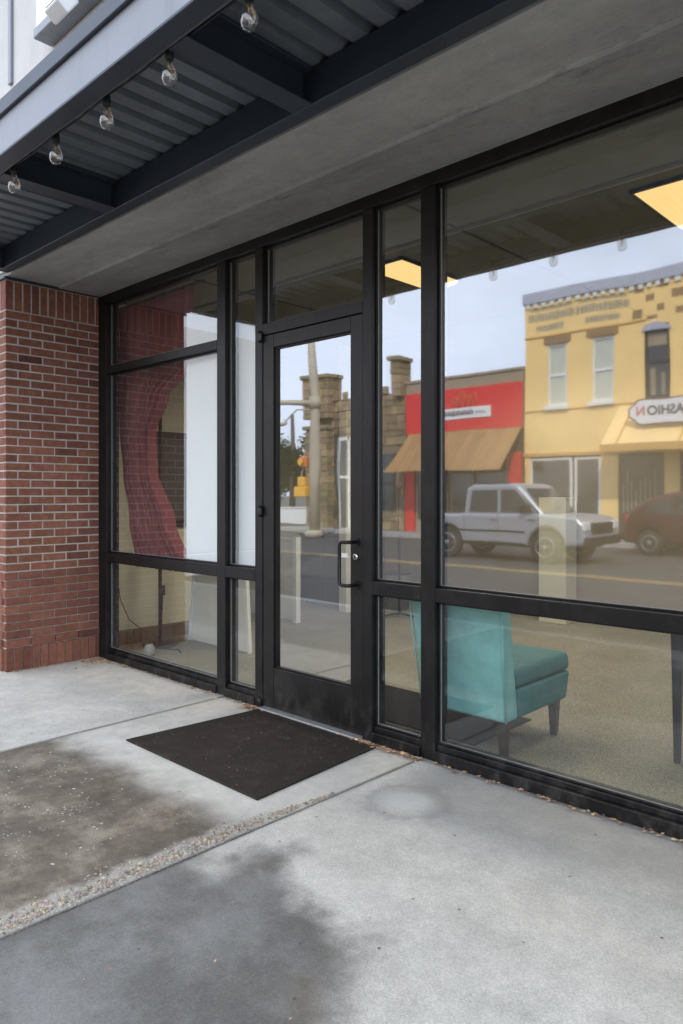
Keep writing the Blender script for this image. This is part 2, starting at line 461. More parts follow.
def emitmat(name, colr, strength):
    t = NT(name)
    X, Y, Z = t.xyz()
    n = t.noise(3, 3, .5, vec=t.mapping((10, .6, 1)))
    e = t.n('ShaderNodeEmission')
    t.link(t.mix(t.smooth(n, .3, .7), (colr[0]*.96, colr[1]*.93, colr[2]*.86), colr), e.inputs[0])
    e.inputs[1].default_value = strength
    t.link(e.outputs[0], t.out.inputs[0])
    return t.m
M['lens'] = emitmat('lit_prismatic_lens', (1.0, .68, .29), 1.75)

# ------------------------------------------------------------------ camera
CAM_H, CAM_D = 1.5, 3.36
cam = bpy.data.cameras.new('camera'); co = bpy.data.objects.new('camera', cam); COL.objects.link(co)
co.location = (0, -CAM_D, CAM_H); co.rotation_euler = (R(90), 0, R(43.65))
cam.sensor_fit = 'VERTICAL'; cam.sensor_height = 36; cam.lens = 36 * 728 / 1024
cam.shift_y = -(512 - 494) / 1024
cam.clip_start = .05; cam.clip_end = 2000
S.camera = co

# ------------------------------------------------------------------ sky and sun
SUN_AZ = (.55, .83)                      # horizontal direction towards the sun
SUN_EL = 40
W = bpy.data.worlds.new('World'); S.world = W; W.use_nodes = True
wt = W.node_tree; wt.nodes.clear()
wo = wt.nodes.new('ShaderNodeOutputWorld'); bg = wt.nodes.new('ShaderNodeBackground'); sky = wt.nodes.new('ShaderNodeTexSky')
sky.sky_type = 'NISHITA'; sky.sun_disc = False; sky.sun_elevation = R(SUN_EL)
sky.sun_rotation = math.atan2(SUN_AZ[0], SUN_AZ[1])
sky.dust_density = 1.2; sky.ozone_density = 1.2; sky.air_density = 1.0
tc = wt.nodes.new('ShaderNodeTexCoord'); mp = wt.nodes.new('ShaderNodeMapping'); mp.inputs['Scale'].default_value = (1.0, 1.0, 2.6)
nz = wt.nodes.new('ShaderNodeTexNoise'); nz.inputs['Scale'].default_value = 2.2; nz.inputs['Detail'].default_value = 7; nz.inputs['Roughness'].default_value = .55
mr = wt.nodes.new('ShaderNodeMapRange'); mr.interpolation_type = 'SMOOTHSTEP'
mr.inputs['From Min'].default_value = .3; mr.inputs['From Max'].default_value = .75; mr.inputs['To Min'].default_value = .62; mr.inputs['To Max'].default_value = .92
mx = wt.nodes.new('ShaderNodeMix'); mx.data_type = 'RGBA'
mx.inputs[7].default_value = (21.4, 23.8, 28.6, 1)     # thin bright haze, in the sky's own units
L = wt.links.new
L(tc.outputs['Generated'], mp.inputs[0]); L(mp.outputs[0], nz.inputs['Vector']); L(nz.outputs['Fac'], mr.inputs['Value'])
L(mr.outputs[0], mx.inputs[0]); L(sky.outputs[0], mx.inputs[6]); L(mx.outputs[2], bg.inputs[0]); L(bg.outputs[0], wo.inputs[0])
bg.inputs[1].default_value = .13
sl = bpy.data.lights.new('sun', 'SUN'); sl.energy = 5.0; sl.angle = R(.53); sl.color = (1, .93, .82)
so = bpy.data.objects.new('sun', sl); COL.objects.link(so)
d = Vector((SUN_AZ[0], SUN_AZ[1], 0)).normalized() * math.cos(R(SUN_EL)); d.z = math.sin(R(SUN_EL))
so.rotation_euler = d.to_track_quat('Z', 'Y').to_euler(); so.location = (0, 20, 30)

# ------------------------------------------------------------------ ground, road, pavements
ROAD = -.14
tag(MB().quad([(-400, -400, ROAD - .05), (400, -400, ROAD - .05), (400, 400, ROAD - .05), (-400, 400, ROAD - .05)]).build('ground', M['ground']), kind='structure')
tag(MB().box(-140, 120, -18.3, -3.9, ROAD - .04, ROAD).build('road', M['asphalt']), kind='structure')
tag(MB().box(-33.5, -25.2, -120, -18.3, ROAD - .04, ROAD - .002).build('side_road', M['asphalt']), kind='structure')
for y in (-10.62, -10.38):
    tag(MB().box(-140, 120, y - .055, y + .055, ROAD + .002, ROAD + .005).build('road_marking', M['yellow_line']), kind='structure')
tag(MB().box(-24.8, 120, -3.92, -3.75, ROAD - .03, -.002, .012, seg=2).build('kerb', M['kerb']), kind='structure')
tag(MB().box(-24.9, 120, -18.5, -18.32, ROAD - .03, -.002, .012, seg=2).build('kerb', M['kerb']), kind='structure')
tag(MB().box(-24.9, 120, -36, -18.5, ROAD - .03, -.004).build('far_pavement', M['far_walk']), kind='structure')
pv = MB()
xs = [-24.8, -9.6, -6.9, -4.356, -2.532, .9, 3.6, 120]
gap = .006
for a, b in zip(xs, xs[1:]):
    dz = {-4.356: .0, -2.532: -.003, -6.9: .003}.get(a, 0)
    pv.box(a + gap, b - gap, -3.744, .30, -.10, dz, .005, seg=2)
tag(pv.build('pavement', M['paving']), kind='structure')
tag(MB().box(-24.8, 120, -3.74, .28, -.13, -.02).build('pavement_bed', pm('joint_dirt', (.05, .04, .03), .4, 20, .95)), kind='structure')
tag(MB().box(-60, -7.2, .31, 30, -.12, -.006).build('side_lot', M['far_walk']), kind='structure')

# crumbs and pebbles along the broken joint
pb = MB()
for i in range(1500):
    y = -random.uniform(.75, 3.6)
    w = .10 * min(1, max(0.12, (-y - .8) / .55))
    x = -2.542 - abs(random.gauss(0, .45)) * w - random.random() * w * .35
    s = random.uniform(.003, .0085) * (1 if random.random() < .93 else 1.5)
    g = random.uniform(.55, 1.25)
    m = Matrix.Translation((x, y, s * .25)) @ Matrix.Rotation(random.uniform(0, 6.3), 4, Vector((random.random(), random.random(), 1)).normalized())
    q0 = len(pb.bm.faces)
    r = bmesh.ops.create_icosphere(pb.bm, subdivisions=1, radius=s, matrix=m @ Matrix.Diagonal((random.uniform(.8, 1.5), 1, random.uniform(.5, .8), 1)))
    tint = (g, g * random.uniform(.85, 1.0), g * random.uniform(.7, 1.0))
    for f in {f for v in r['verts'] for f in v.link_faces}:
        for l in f.loops: l[pb.col] = (*tint, 1)
tag(pb.build('loose_gravel', M['pebble']), kind='stuff')
cr = MB()
for i in range(160):
    cxy = random.choice([(-3.35, -1.75), (-3.75, -1.6), (-3.0, -1.85), (-3.4, -2.1), (-3.9, -1.9)])
    x = cxy[0] + random.gauss(0, .17); y = cxy[1] + random.gauss(0, .13)
    s = random.uniform(.0015, .005)
    m = Matrix.Translation((x, y, s * .2)) @ Matrix.Rotation(random.uniform(0, 6.3), 4, 'Z') @ Matrix.Diagonal((random.uniform(1, 2.2), 1, .5, 1))
    g = random.uniform(.6, 1.1)
    r = bmesh.ops.create_icosphere(cr.bm, subdivisions=1, radius=s, matrix=m)
    for f in {f for v in r['verts'] for f in v.link_faces}:
        for l in f.loops: l[cr.col] = (g, g * .96, g * .9, 1)
tag(cr.build('concrete_crumbs', M['chip']), kind='stuff')

# dry leaf scraps blown against the frame, the door corners and the pillar
lf = MB()
def scrap(x, y, z=.004, s=None):
    s = s or random.uniform(.006, .019)
    a = random.uniform(0, 6.3); tl = random.uniform(-.5, .5)
    m = Matrix.Translation((x, y, z + random.random() * .008)) @ Matrix.Rotation(a, 4, 'Z') @ Matrix.Rotation(tl, 4, 'X')
    pts = [m @ Vector(p) for p in ((-s, 0, 0), (-s*.3, s*.5, s*.15), (s, .1*s, s*.1), (-s*.1, -s*.45, s*.12))]
    g = random.uniform(.45, 1.5)
    lf.quad(pts, (g, g * random.uniform(.8, 1.1), g * random.uniform(.7, 1.2)))
for i in range(420): scrap(random.uniform(-6.2, -.2), -.075 - abs(random.gauss(0, .022)))
for i in range(170): scrap(-3.97 + random.gauss(0, .045), -.085 - abs(random.gauss(0, .035)), .006)
for i in range(230): scrap(random.uniform(-3.02, -2.5), -.085 - abs(random.gauss(0, .03)), .006)
for i in range(190): scrap(-6.19 + abs(random.gauss(0, .12)), -.09 - abs(random.gauss(0, .09)))
for i in range(80): scrap(random.uniform(-6.24, -6.2), random.uniform(-.85, -.1))
for i in range(60): scrap(random.uniform(-5, -.6), random.uniform(-3, -.2), .002, random.uniform(.003, .009))
for i in range(45): scrap(random.uniform(-3.9, -2.85), random.uniform(-1.05, -.1), .016, random.uniform(.003, .007))
tag(lf.build('leaf_litter', M['litter']), kind='stuff')

# ------------------------------------------------------------------ door mat
mb = MB(); mb.prism([(-3.995, -1.065), (-2.752, -1.072), (-2.815, -.115), (-3.90, -.112)], 'z', .001, .013, .004)
tag(mb.build('door_mat', M['mat']), 'dark brown ribbed door mat lying on the pavement before the glass door', 'mat')

# ------------------------------------------------------------------ shop building (shell)
FX0, FX1 = -6.25, 6.0
shop = thing('shop_building', 'pale stuccoed shop building above and behind the black framed glass front', 'building', (0, 0, 0))
w = MB()
w.box(-6.95, FX1 + .8, -.9, -.65, 3.36, 5.8)
w.build('upper_wall', M['white_stucco'], shop)
MB().box(-6.115, -6.06, -.925, -.902, 4.86, 5.78, .004).build('downspout', M['steel_light'], shop)
MB().box(-6.95, FX1 + .8, -.648, 6.5, 3.9, 5.5).build('roof_block', M['white_stucco'], shop)
MB().box(-7.0, FX1 + .85, -.96, -.60, 5.802, 5.9, .01).build('coping', M['steel_light'], shop)
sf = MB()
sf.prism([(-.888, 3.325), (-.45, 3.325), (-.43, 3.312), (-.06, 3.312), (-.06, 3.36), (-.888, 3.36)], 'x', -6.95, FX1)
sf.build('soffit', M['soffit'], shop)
MB().box(-6.95, FX1, -.062, .12, 3.314, 3.9).build('header_wall', M['white_stucco'], shop)
MB().box(FX1 + .003, FX1 + .8, -.89, 6.5, -.1, 3.9).build('side_wall', M['white_stucco'], shop)
# interior
MB().box(-7.9, FX1, .121, 6.5, 3.40, 3.46).build('ceiling', M['ceiling'], shop)
gp = MB()
for y in (.96, 3.4): gp.box(-7.85, FX1, y, y + .035, 3.385, 3.399)
for x in (-5.4, -3.0, -.6, 1.8): gp.box(x, x + .02, .125, 6.9, 3.392, 3.3985)
gp.build('ceiling_joint', M['ceiling_gap'], shop)
MB().box(-7.9, FX1, .31, 6.5, -.09, -.002).build('interior_floor', M['carpet'], shop)
MB().box(-6.75, -6.6, .10, 1.9, 0, 3.395).build('interior_side_wall', M['cream'], shop)
MB().box(-7.9, -6.752, 1.75, 1.9, 0, 3.394).build('interior_return_wall', M['cream'], shop)
MB().box(-8.05, -7.902, 1.9, 7, 0, 3.6).build('interior_end_wall', M['cream'], shop)
MB().box(-8.05, FX1, 4.75, 4.9, 0, 3.396).build('interior_back_wall', M['tan_wall'], shop)
bb = MB(); bb.box(-6.598, -6.58, .12, 1.9, 0, .14, .003); bb.box(-8.0, FX1, 4.73, 4.748, 0, .14, .003)
bb.build('baseboard', M['baseboard'], shop)
MB().box(-4.24, -3.90, 4.45, 4.728, 0, 1.46, .004).build('low_pier', M['cream'], shop)
MB().box(-6.43, -6.30, 3.33, 3.45, 0, 3.392, .004).build('post', M['offwhite'], shop)

# ------------------------------------------------------------------ brick pillar
pil = thing('brick_pillar', 'red brick pillar with pale mortar at the left end of the shop front', 'pillar', (-6.6, -.45, 0))
PX0, PX1, PY0, PY1 = -6.95, -6.255, -.885, .02
core = MB(); core.box(PX0 + .002, PX1 - .0022, PY0 + .002, PY1, 0, 3.305)
core.build('mortar_core', M['mortar'], pil)
bk = MB()
def btint():
    g = random.gauss(1.0, .11); g = max(.62, min(1.35, g))
    if random.random() < .08: g *= .72
    return (g, g * random.uniform(.96, 1.06), g * random.uniform(.95, 1.06))
def course(z0, z1, off, out, L_, jt=.010):
    # the side that faces the shop front (x = PX1)
    u = PY0 - off
    first = True
    while u < PY1 - .02:
        a = max(u, PY0 - out if first else u); b = min(u + L_, PY1)
        first = False
        if b - a > .025: bk.box(PX1 - .05, PX1 + out + random.uniform(-.0015, .0015), a, b - jt, z0, z1 - jt, .003, btint())
        u += L_
    u = PX1 - .052 - random.uniform(0, .1) * 0
    # the street face (y = PY0)
    while u > PX0 + .02:
        a = max(u - L_, PX0)
        bk.box(a + jt, u, PY0 - out + random.uniform(-.0015, .0015), PY0 + .05, z0, z1 - jt, .003, btint())
        u -= L_
z = 0.0
course(.004, .205, 0, .014, .0735)               # soldier course at the foot
z = .205; i = 0
CH = .0712
course(z, z + CH, .0, .018, .213); z += CH
while z < .79 - .01:
    course(z, z + CH, .1065 * (i % 2), .010, .213); z += CH; i += 1
while z + CH < 3.10:
    course(z, z + CH, .1065 * (i % 2), .0, .213); z += CH; i += 1
course(z, 3.308, 0, .0, .0735)
bk.build('brickwork', M['brick'], pil)
MB().box(PX0 - .01, PX1 + .022, PY0 - .02, -.055, 3.3085, 3.3235).build('cap_trim', M['steel_dark'], pil)

# ------------------------------------------------------------------ storefront glazing
st = thing('storefront_window', 'dark bronze framed shop window wall with large reflecting panes round the door', 'window', (-1.5, 0, 0))
FY0, FY1 = -.05, .075
def member(name, x0, x1, z0, z1, y0=FY0, y1=FY1, bev=.003, m='bronze'):
    b = MB(); b.box(x0, x1, y0, y1, z0, z1, bev, seg=2)
    return b.build(name, M[m], st)
HEAD0, HEAD1 = 3.235, 3.311
END = 3.4
mul = [(-6.255, -6.105), (-4.452, -4.350), (-4.005, -3.925), (-2.980, -2.903), (-2.535, -2.437), (-.30, -.205), (1.75, 1.85), (END, END + .1)]
for i, (a, b) in enumerate(mul): member('jamb' if i in (0, 2, 3) else 'mullion', a, b, .001, HEAD0 - .001)
member('head', -6.255, END + .1, HEAD0, HEAD1, FY0 - .004)
bays = [(mul[0][1], mul[1][0]), (mul[1][1], mul[2][0]), (mul[3][1], mul[4][0]), (mul[4][1], mul[5][0]), (mul[5][1], mul[6][0]), (mul[6][1], mul[7][0])]
def pane(x0, x1, z0, z1, m='glass', name='glass_pane'):
    b = MB(); b.quad([(x0 - .01, .0, z0 - .01), (x1 + .01, .0, z0 - .01), (x1 + .01, .0, z1 + .01), (x0 - .01, .0, z1 + .01)])
    o = b.build(name, M[m], st)
    # glazing bead all round
    g = MB(); e = .011
    for (a, bb_, c, dd) in ((x0, x1, z0, z0 + e), (x0, x1, z1 - e, z1), (x0, x0 + e, z0 + e, z1 - e), (x1 - e, x1, z0 + e, z1 - e)):
        g.box(a + .0005, bb_ - .0005, -.016, -.002, c + .0005, dd - .0005, .002)
    g.build('glazing_bead', M['bronze'], o)
    gk = MB()
    gk.box(x0 + e + .0005, x0 + e + .0045, -.008, -.0015, z0 + e + .001, z1 - e - .001)
    gk.box(x0 + e + .005, x1 - e - .005, -.008, -.0015, z0 + e + .0005, z0 + e + .0035)
    gk.build('gasket', M['gasket'], o)
    return o
for k, (x0, x1) in enumerate(bays):
    member('sill', x0 + .001, x1 - .001, .001, .062, FY0 - .012)
    member('sill_stop', x0 + .001, x1 - .001, .0625, .092, -.032)
    t0, t1 = (.885, .968) if k < 2 else (.892, .972)
    member('transom', x0 + .001, x1 - .001, t0, t1)
    pane(x0, x1, .093, t0 - .001, 'glass_clear')
    if k == 0:
        member('transom', x0 + .001, x1 - .001, 2.590, 2.658)
        pane(x0, x1, t1 + .001, 2.589, 'glass_clear'); pane(x0, x1, 2.659, HEAD0 - .001, 'glass_clear')
    else:
        pane(x0, x1, t1 + .001, HEAD0 - .001, 'glass_clear' if k == 1 else 'glass')
member('transom', -3.924, -2.981, 2.612, 2.690)
pane(-3.924, -2.981, 2.691, HEAD0 - .001)

# ------------------------------------------------------------------ the door
dr = thing('glass_door', 'narrow stile glass entrance door with black kick rail behind the brown mat', 'door', (-3.45, 0, 0))
DX0, DX1 = -3.921, -2.984
def dpart(name, x0, x1, z0, z1, y0=-.045, y1=.02, m='bronze_door', p=None):
    b = MB(); b.box(x0, x1, y0, y1, z0, z1, .003, seg=2); return b.build(name, M[m], p or dr)
dpart('stile', DX0, -3.812, .018, 2.606)
dpart('stile', -3.086, DX1, .018, 2.606)
dpart('top_rail', -3.811, -3.087, 2.515, 2.606)
dpart('bottom_rail', -3.811, -3.087, .018, .298, -.043)
dg = MB().quad([(-3.822, -.012, .288), (-3.076, -.012, .288), (-3.076, -.012, 2.525), (-3.822, -.012, 2.525)]).build('glass_pane', M['glass_door'], dr)
g = MB(); e = .010
for (a, b, c, dd) in ((-3.811, -3.087, .299, .299 + e), (-3.811, -3.087, 2.514 - e, 2.514), (-3.811, -3.811 + e, .299 + e, 2.514 - e), (-3.087 - e, -3.087, .299 + e, 2.514 - e)):
    g.box(a, b, -.030, -.0135, c + .0005, dd - .0005, .002)
g.build('glazing_bead', M['bronze_door'], dg)
MB().box(-3.50, -3.455, -.0325, -.0305, .283, .297).build('sticker', M['sticker'], dr)
h = MB(); hp = [(-3.028, -.044, 1.205), (-3.028, -.115, 1.205), (-3.04, -.128, 1.205), (-3.08, -.13, 1.205), (-3.094, -.13, 1.199), (-3.10, -.13, 1.184), (-3.10, -.13, .961), (-3.094, -.13, .946), (-3.08, -.13, .940), (-3.04, -.128, .940), (-3.028, -.115, .940), (-3.028, -.044, .940)]
h.tube(hp, .0115, 12); h.lathe([(.024, -.053), (.024, -.0455)], (-3.03, 0, 1.205), 16, 'y'); h.lathe([(.024, -.053), (.024, -.0455)], (-3.03, 0, .940), 16, 'y')
h.build('pull_handle', M['black_metal'], dr)
lk = MB(); lk.lathe([(.021, -.046), (.021, -.056), (.017, -.060), (.013, -.062), (.0, -.062)][:4], (-3.035, 0, 1.113), 20, 'y')
lo = lk.build('lock_cylinder', M['chrome'], dr)
MB().box(-3.038, -3.032, -.064, -.0625, 1.101, 1.116).build('keyhole', M['black_metal'], lo)
MB().box(-3.190, -3.136, -.0150, -.0126, 1.098, 1.126).build('sticker', M['sticker'], dg)
for zc in (2.60, 1.38, .03):
    hb = MB(); hb.box(-3.962, -3.915, -.072, -.052, zc - .028, zc + .028, .005); hb.lathe([(.011, zc - .04), (.011, zc + .04)], (-3.935, -.062, 0), 12)
    hb.build('pivot_hinge', M['black_metal'], dr)
MB().box(-3.924, -2.981, -.10, .10, .001, .0155, .004).build('threshold', M['alu'], dr)

# ------------------------------------------------------------------ canopy
CX0, CX1 = -6.15, 6.4
cp = thing('steel_canopy', 'dark steel awning with ribbed metal deck over the pavement', 'canopy', (0, -1.3, 3.3))
OY = -1.79
MB().box(CX0, CX1, OY, OY + .012, 3.335, 3.521, .0).build('fascia_web', M['steel_light'], cp)
fl = MB(); fl.box(CX0, CX1, OY - .004, OY + .085, 3.318, 3.334, .003); fl.box(CX0, CX1, OY + .013, OY + .085, 3.506, 3.52, .003)
fl.build('fascia_flange', M['steel_dark'], cp)
MB().box(CX0 - .01, CX1, OY - .02, OY + .03, 3.522, 3.605, .004).build('edge_flashing', M['steel_dark'], cp)
MB().box(CX0, CX1, OY + .086, OY + .106, 3.330, 3.362, .004).build('angle_lip', M['steel_lip'], cp)
MB().box(CX0, CX1, -.985, -.903, 3.327, 3.505, .004).build('wall_ledger', M['steel_dark'], cp)
dk = MB(); dk.col  # corrugated deck, ribs running out from the wall
pitch = .152; prof = []
x = CX0
while x < CX1:
    prof += [(x, 3.508), (x + .088, 3.508), (x + .102, 3.547), (x + .138, 3.547)]
    x += pitch
bm = dk.bm; A = [bm.verts.new((px, OY + .014, pz)) for px, pz in prof]; B = [bm.verts.new((px, -.904, pz)) for px, pz in prof]
fs = [bm.faces.new([A[i], A[i+1], B[i+1], B[i]]) for i in range(len(prof) - 1)]; dk._tint(fs, None)
dk.build('ribbed_deck', M['deck'], cp)
MB().box(CX0, CX1, OY + .03, -.902, 3.552, 3.60).build('deck_topping', M['steel_dark'], cp)
for xb in (-6.10, -4.32, -2.52, -.7, 1.15, 3.0, 4.85):
    b = MB(); b.box(xb - .065, xb + .065, OY + .107, -.986, 3.327, 3.335, .002); b.box(xb - .005, xb + .005, OY + .107, -.986, 3.336, 3.488); b.box(xb - .065, xb + .065, OY + .107, -.986, 3.489, 3.505, .002)
    b.build('cross_beam', M['steel_dark'], cp)
# string of bulbs under the outer beam
cb = MB(); pts = []
bx = [-5.73 + .5205 * k for k in range(12)]
for k, x in enumerate(bx):
    pts.append((x, -1.664, 3.352))
    if k < len(bx) - 1: pts += [(x + .13, -1.664, 3.345), (x + .26, -1.664, 3.342), (x + .39, -1.664, 3.345)]
cb.tube(pts, .005, 6)
tag(cb.build('light_cable', M['bulb_socket']), 'thin black cable strung under the outer edge beam of the canopy', 'cable')
def bulb(x, label):
    o = thing('festoon_bulb', label, 'bulb', (x, -1.664, 3.35), 'clear bulbs strung under the canopy')
    s = MB(); s.lathe([(.008, 3.362), (.017, 3.352), (.019, 3.315), (.016, 3.303)], (x, -1.664, 0), 14); s.build('socket', M['bulb_socket'], o)
    gl = MB(); gl.lathe([(.014, 3.304), (.016, 3.292), (.028, 3.268), (.034, 3.243), (.032, 3.220), (.022, 3.202), (.006, 3.195)], (x, -1.664, 0), 18)
    go = gl.build('glass_globe', M['bulb_glass'], o)
    fi = MB(); fp = []
    for k in range(5):
        a = k * 2.5
        fp += [(x + .011 * math.cos(a), -1.664 + .011 * math.sin(a), 3.228), (x + .008 * math.cos(a + .6), -1.664 + .008 * math.sin(a + .6), 3.268)]
    fi.tube(fp, .0007, 5); fi.lathe([(.005, 3.303), (.003, 3.262)], (x, -1.664, 0), 8)
    fi.build('filament', M['brass'], go)
    return o
order = {3: 'lowest and leftmost of the clear bulbs, hanging over the brick pillar', 4: 'second clear bulb from the left under the canopy edge', 5: 'middle clear bulb of the five under the canopy edge', 6: 'fourth clear bulb from the left under the canopy edge', 7: 'largest looking clear bulb, furthest right at the top of the picture'}
b0 = None
for k, x in enumerate(bx):
    lab = order.get(k, 'clear bulb of the string beyond the edges of the picture')
    if b0 is None: b0 = bulb(x, lab)
    else:
        c = copy_tree(b0); c.location.x = x; c['label'] = lab

# sign cabinet and floodlight on the upper wall
sg = thing('sign_cabinet', 'white boxed sign cabinet with grey lower edge on the upper wall', 'sign', (-3.2, -.95, 5.4))
MB().box(-5.34, -1.2, -1.03, -.904, 4.93, 5.75, .006).build('panel', M['white_paint'], sg)
MB().box(-5.35, -1.19, -1.045, -.903, 4.855, 4.928, .006).build('bottom_rail', M['steel_light'], sg)
fd = thing('floodlight', 'small white square floodlight mounted in front of the sign cabinet', 'floodlight', (-4.63, -1.17, 4.7))
mt = Matrix.Translation((-4.63, -1.17, 4.70)) @ Matrix.Rotation(R(-35), 4, 'X')
MB().box(-.095, .095, -.05, .05, -.07, .07, .012, mtx=mt, seg=2).build('housing', M['white_paint'], fd)
MB().box(-.075, .075, -.056, -.0505, -.052, .052, .002, mtx=mt).build('lens', M['clear_plastic'], fd)
MB().tube([(-4.63, -1.03, 4.875), (-4.63, -1.08, 4.84), (-4.63, -1.14, 4.75)], .016, 10).build('bracket', M['steel_light'], fd)

# ------------------------------------------------------------------ inside the shop
lt = None
for k, x in enumerate((-4.05, -1.84, .5)):
    lab = {0: 'lit warm ceiling light seen through the narrow pane right of the door', 1: 'lit warm ceiling light at the upper right of the large pane', 2: 'lit ceiling light beyond the right edge of the picture'}[k]
    if lt is None:
        lt = thing('ceiling_light', lab, 'ceiling light', (x, 1.78, 3.39), 'lit ceiling lights')
        ls = MB(); ls.prism([(x + .02, 3.395), (x + .02, 3.378), (x + .05, 3.352), (x + .14, 3.34), (x + .26, 3.34), (x + .35, 3.352), (x + .38, 3.378), (x + .38, 3.395)], 'y', 1.19, 1.98)
        ls.build('lens', M['lens'], lt)
        fr = MB(); fr.box(x, x + .018, 1.17, 2.0, 3.372, 3.3985); fr.box(x + .382, x + .40, 1.17, 2.0, 3.372, 3.3985); fr.box(x + .019, x + .381, 1.17, 1.187, 3.372, 3.3985); fr.box(x + .019, x + .381, 1.983, 2.0, 3.372, 3.3985)
        fr.build('frame', M['steel_dark'], lt)
    else:
        c = copy_tree(lt); c.location.x = x; c['label'] = lab
for k, x in enumerate((-4.05, -1.84, .5, -4.05, -1.84, .5)):  # spots added to fill the room; the back row has no fixture
    pl = bpy.data.lights.new('ceiling_lamp_fill', 'SPOT'); pl.energy = 210 if x < -3 else 115; pl.color = (1, .93, .79); pl.spot_size = R(165); pl.spot_blend = .6; pl.shadow_soft_size = .45
    po = bpy.data.objects.new('ceiling_lamp_fill', pl); COL.objects.link(po); po.location = (x + .2, 1.6 if k < 3 else 3.6, 3.30)

# curtain gathered at the left end
cu = MB(); bm = cu.bm
NU, NV = 60, 40; grid = []
def lerp(a, b, t): return a + (b - a) * t
prof = [(0, -6.36, -5.12), (.27, -6.36, -5.18), (.36, -6.33, -5.56), (.50, -6.32, -5.78), (.64, -6.28, -5.76), (.82, -6.17, -5.52), (1, -6.05, -5.24)]
for j in range(NV + 1):
    v = j / NV
    for (a, b) in zip(prof, prof[1:]):
        if a[0] <= v <= b[0]:
            t = (v - a[0]) / (b[0] - a[0]); t = t * t * (3 - 2 * t); xa, xb = lerp(a[1], b[1], t), lerp(a[2], b[2], t); break
    row = []
    for i in range(NU + 1):
        u = i / NU
        amp = .030 + .028 * v
        y = .20 + amp * math.sin(u * 2 * PI * 8 + 1.3 * math.sin(v * 3) + .5 * math.sin(u * 9)) + .012 * math.sin(u * 31 + v * 9) + .05 * v
        xx = lerp(xa, xb, u)
        if v < .26: xx += .012 * math.sin(v * 160) * u ** 4
        row.append(bm.verts.new((xx, y, lerp(3.25, .83, v))))
    grid.append(row)
fs = []
for j in range(NV):
    for i in range(NU):
        f = bm.faces.new([grid[j][i], grid[j][i+1], grid[j+1][i+1], grid[j+1][i]]); f.smooth = True; fs.append(f)
cu._tint(fs, None)
ct = thing('curtain', 'dusty red curtain gathered inside the left window beside the brick pillar', 'curtain', (-5.6, .22, 3.25))
cu.build('drape', M['curtain'], ct)
MB().tube([(-6.5, .22, 3.27), (-5.0, .22, 3.27)], .014, 10).build('rod', M['black_metal'], ct)

# lamp stand, board, glass jar, cable at the left window
ls_ = thing('floor_stand', 'black pole stand on a flat base inside the left window', 'stand', (-6.3, .62, 0))
MB().lathe([(.17, 0.0), (.17, .02), (.03, .035), (.016, .06)], (-6.28, .62, 0), 24).build('base', M['black_metal'], ls_)
MB().tube([(-6.28, .62, .05), (-6.28, .62, 2.3)], .019, 10).build('pole', M['black_metal'], ls_)
MB().box(-6.26, -6.215, .60, .64, .50, .60, .006).build('clamp', M['black_metal'], ls_)
MB().tube([(-6.235, .62, .5), (-6.22, .60, .3), (-6.19, .58, .12), (-6.1, .5, .012), (-5.95, .62, .008), (-5.82, .55, .008)], .006, 6).build('cord', M['black_metal'], ls_)
cbl = MB(); cbl.tube([(-6.56, .3, .75), (-6.55, .34, .45), (-6.52, .42, .25), (-6.44, .55, .12), (-6.36, .72, .02)], .004, 6)
tag(cbl.build('power_cord', M['black_metal']), 'thin dark cord looping down the cream wall behind the pole stand', 'cord')
jr = MB(); jr.lathe([(.04, 0), (.05, .02), (.053, .05), (.048, .085), (.036, .098), (.036, .105)], (-5.96, .30, 0), 20)
tag(jr.build('glass_jar', M['clear_plastic']), 'small pale round jar on the floor behind the left window', 'jar')
bd = thing('display_board', 'tall off white board leaning inside the left window below the bars', 'board', (-5.9, 1.1, 0))
pb_ = MB(); pb_.prism([(-6.30, 0), (-5.36, 0), (-5.44, 1.15), (-6.20, 1.15)], 'y', 1.0, 1.04, .004, mtx=Matrix.Translation((0, 0, 0)))
pb_.build('panel', M['offwhite'], bd)
for x0, x1 in ((-6.31, -6.20), (-5.35, -5.44)):
    MB().prism([(x0 - .018, 0), (x0 + .018, 0), (x1 + .018, 1.17), (x1 - .018, 1.17)], 'y', .98, .999, .002).build('edge_strip', M['white_paint'], bd)
wp_ = thing('white_fill_panel', 'large plain white panel added inside the panes left of the door to brighten them', 'panel', (-4.6, .08, .93))
MB().prism([(-5.045, .925), (-4.02, .925), (-4.02, 2.705), (-5.045, 2.985)], 'y', .085, .097, .002).build('sheet', M['panel_white'], wp_)  # added sheet, brightens the white mirrored in these panes
MB().box(-5.05, -4.015, .076, .125, .90, .924, .002).build('support_rail', M['white_paint'], wp_)
sk = MB(); sk.lathe([(.028, 0), (.028, .16), (.02, .165)], (-5.62, .92, 0), 14)
tag(sk.build('candle', M['white_paint']), 'short white stick standing on the floor before the leaning board', 'candle')
pf = thing('wall_board', 'dark framed board hanging on the cream side wall behind the curtain', 'board', (-6.59, 1.15, 1.7))
MB().box(-6.5985, -6.585, .72, 1.62, 1.22, 2.08).build('panel', M['dark_board'], pf)
f_ = MB(); f_.box(-6.5985, -6.57, .66, 1.68, 2.081, 2.15, .003); f_.box(-6.5985, -6.57, .66, 1.68, 1.15, 1.219, .003); f_.box(-6.5985, -6.57, .66, .719, 1.22, 2.08, .003); f_.box(-6.5985, -6.57, 1.621, 1.68, 1.22, 2.08, .003)
f_.build('frame', M['black_metal'], pf)

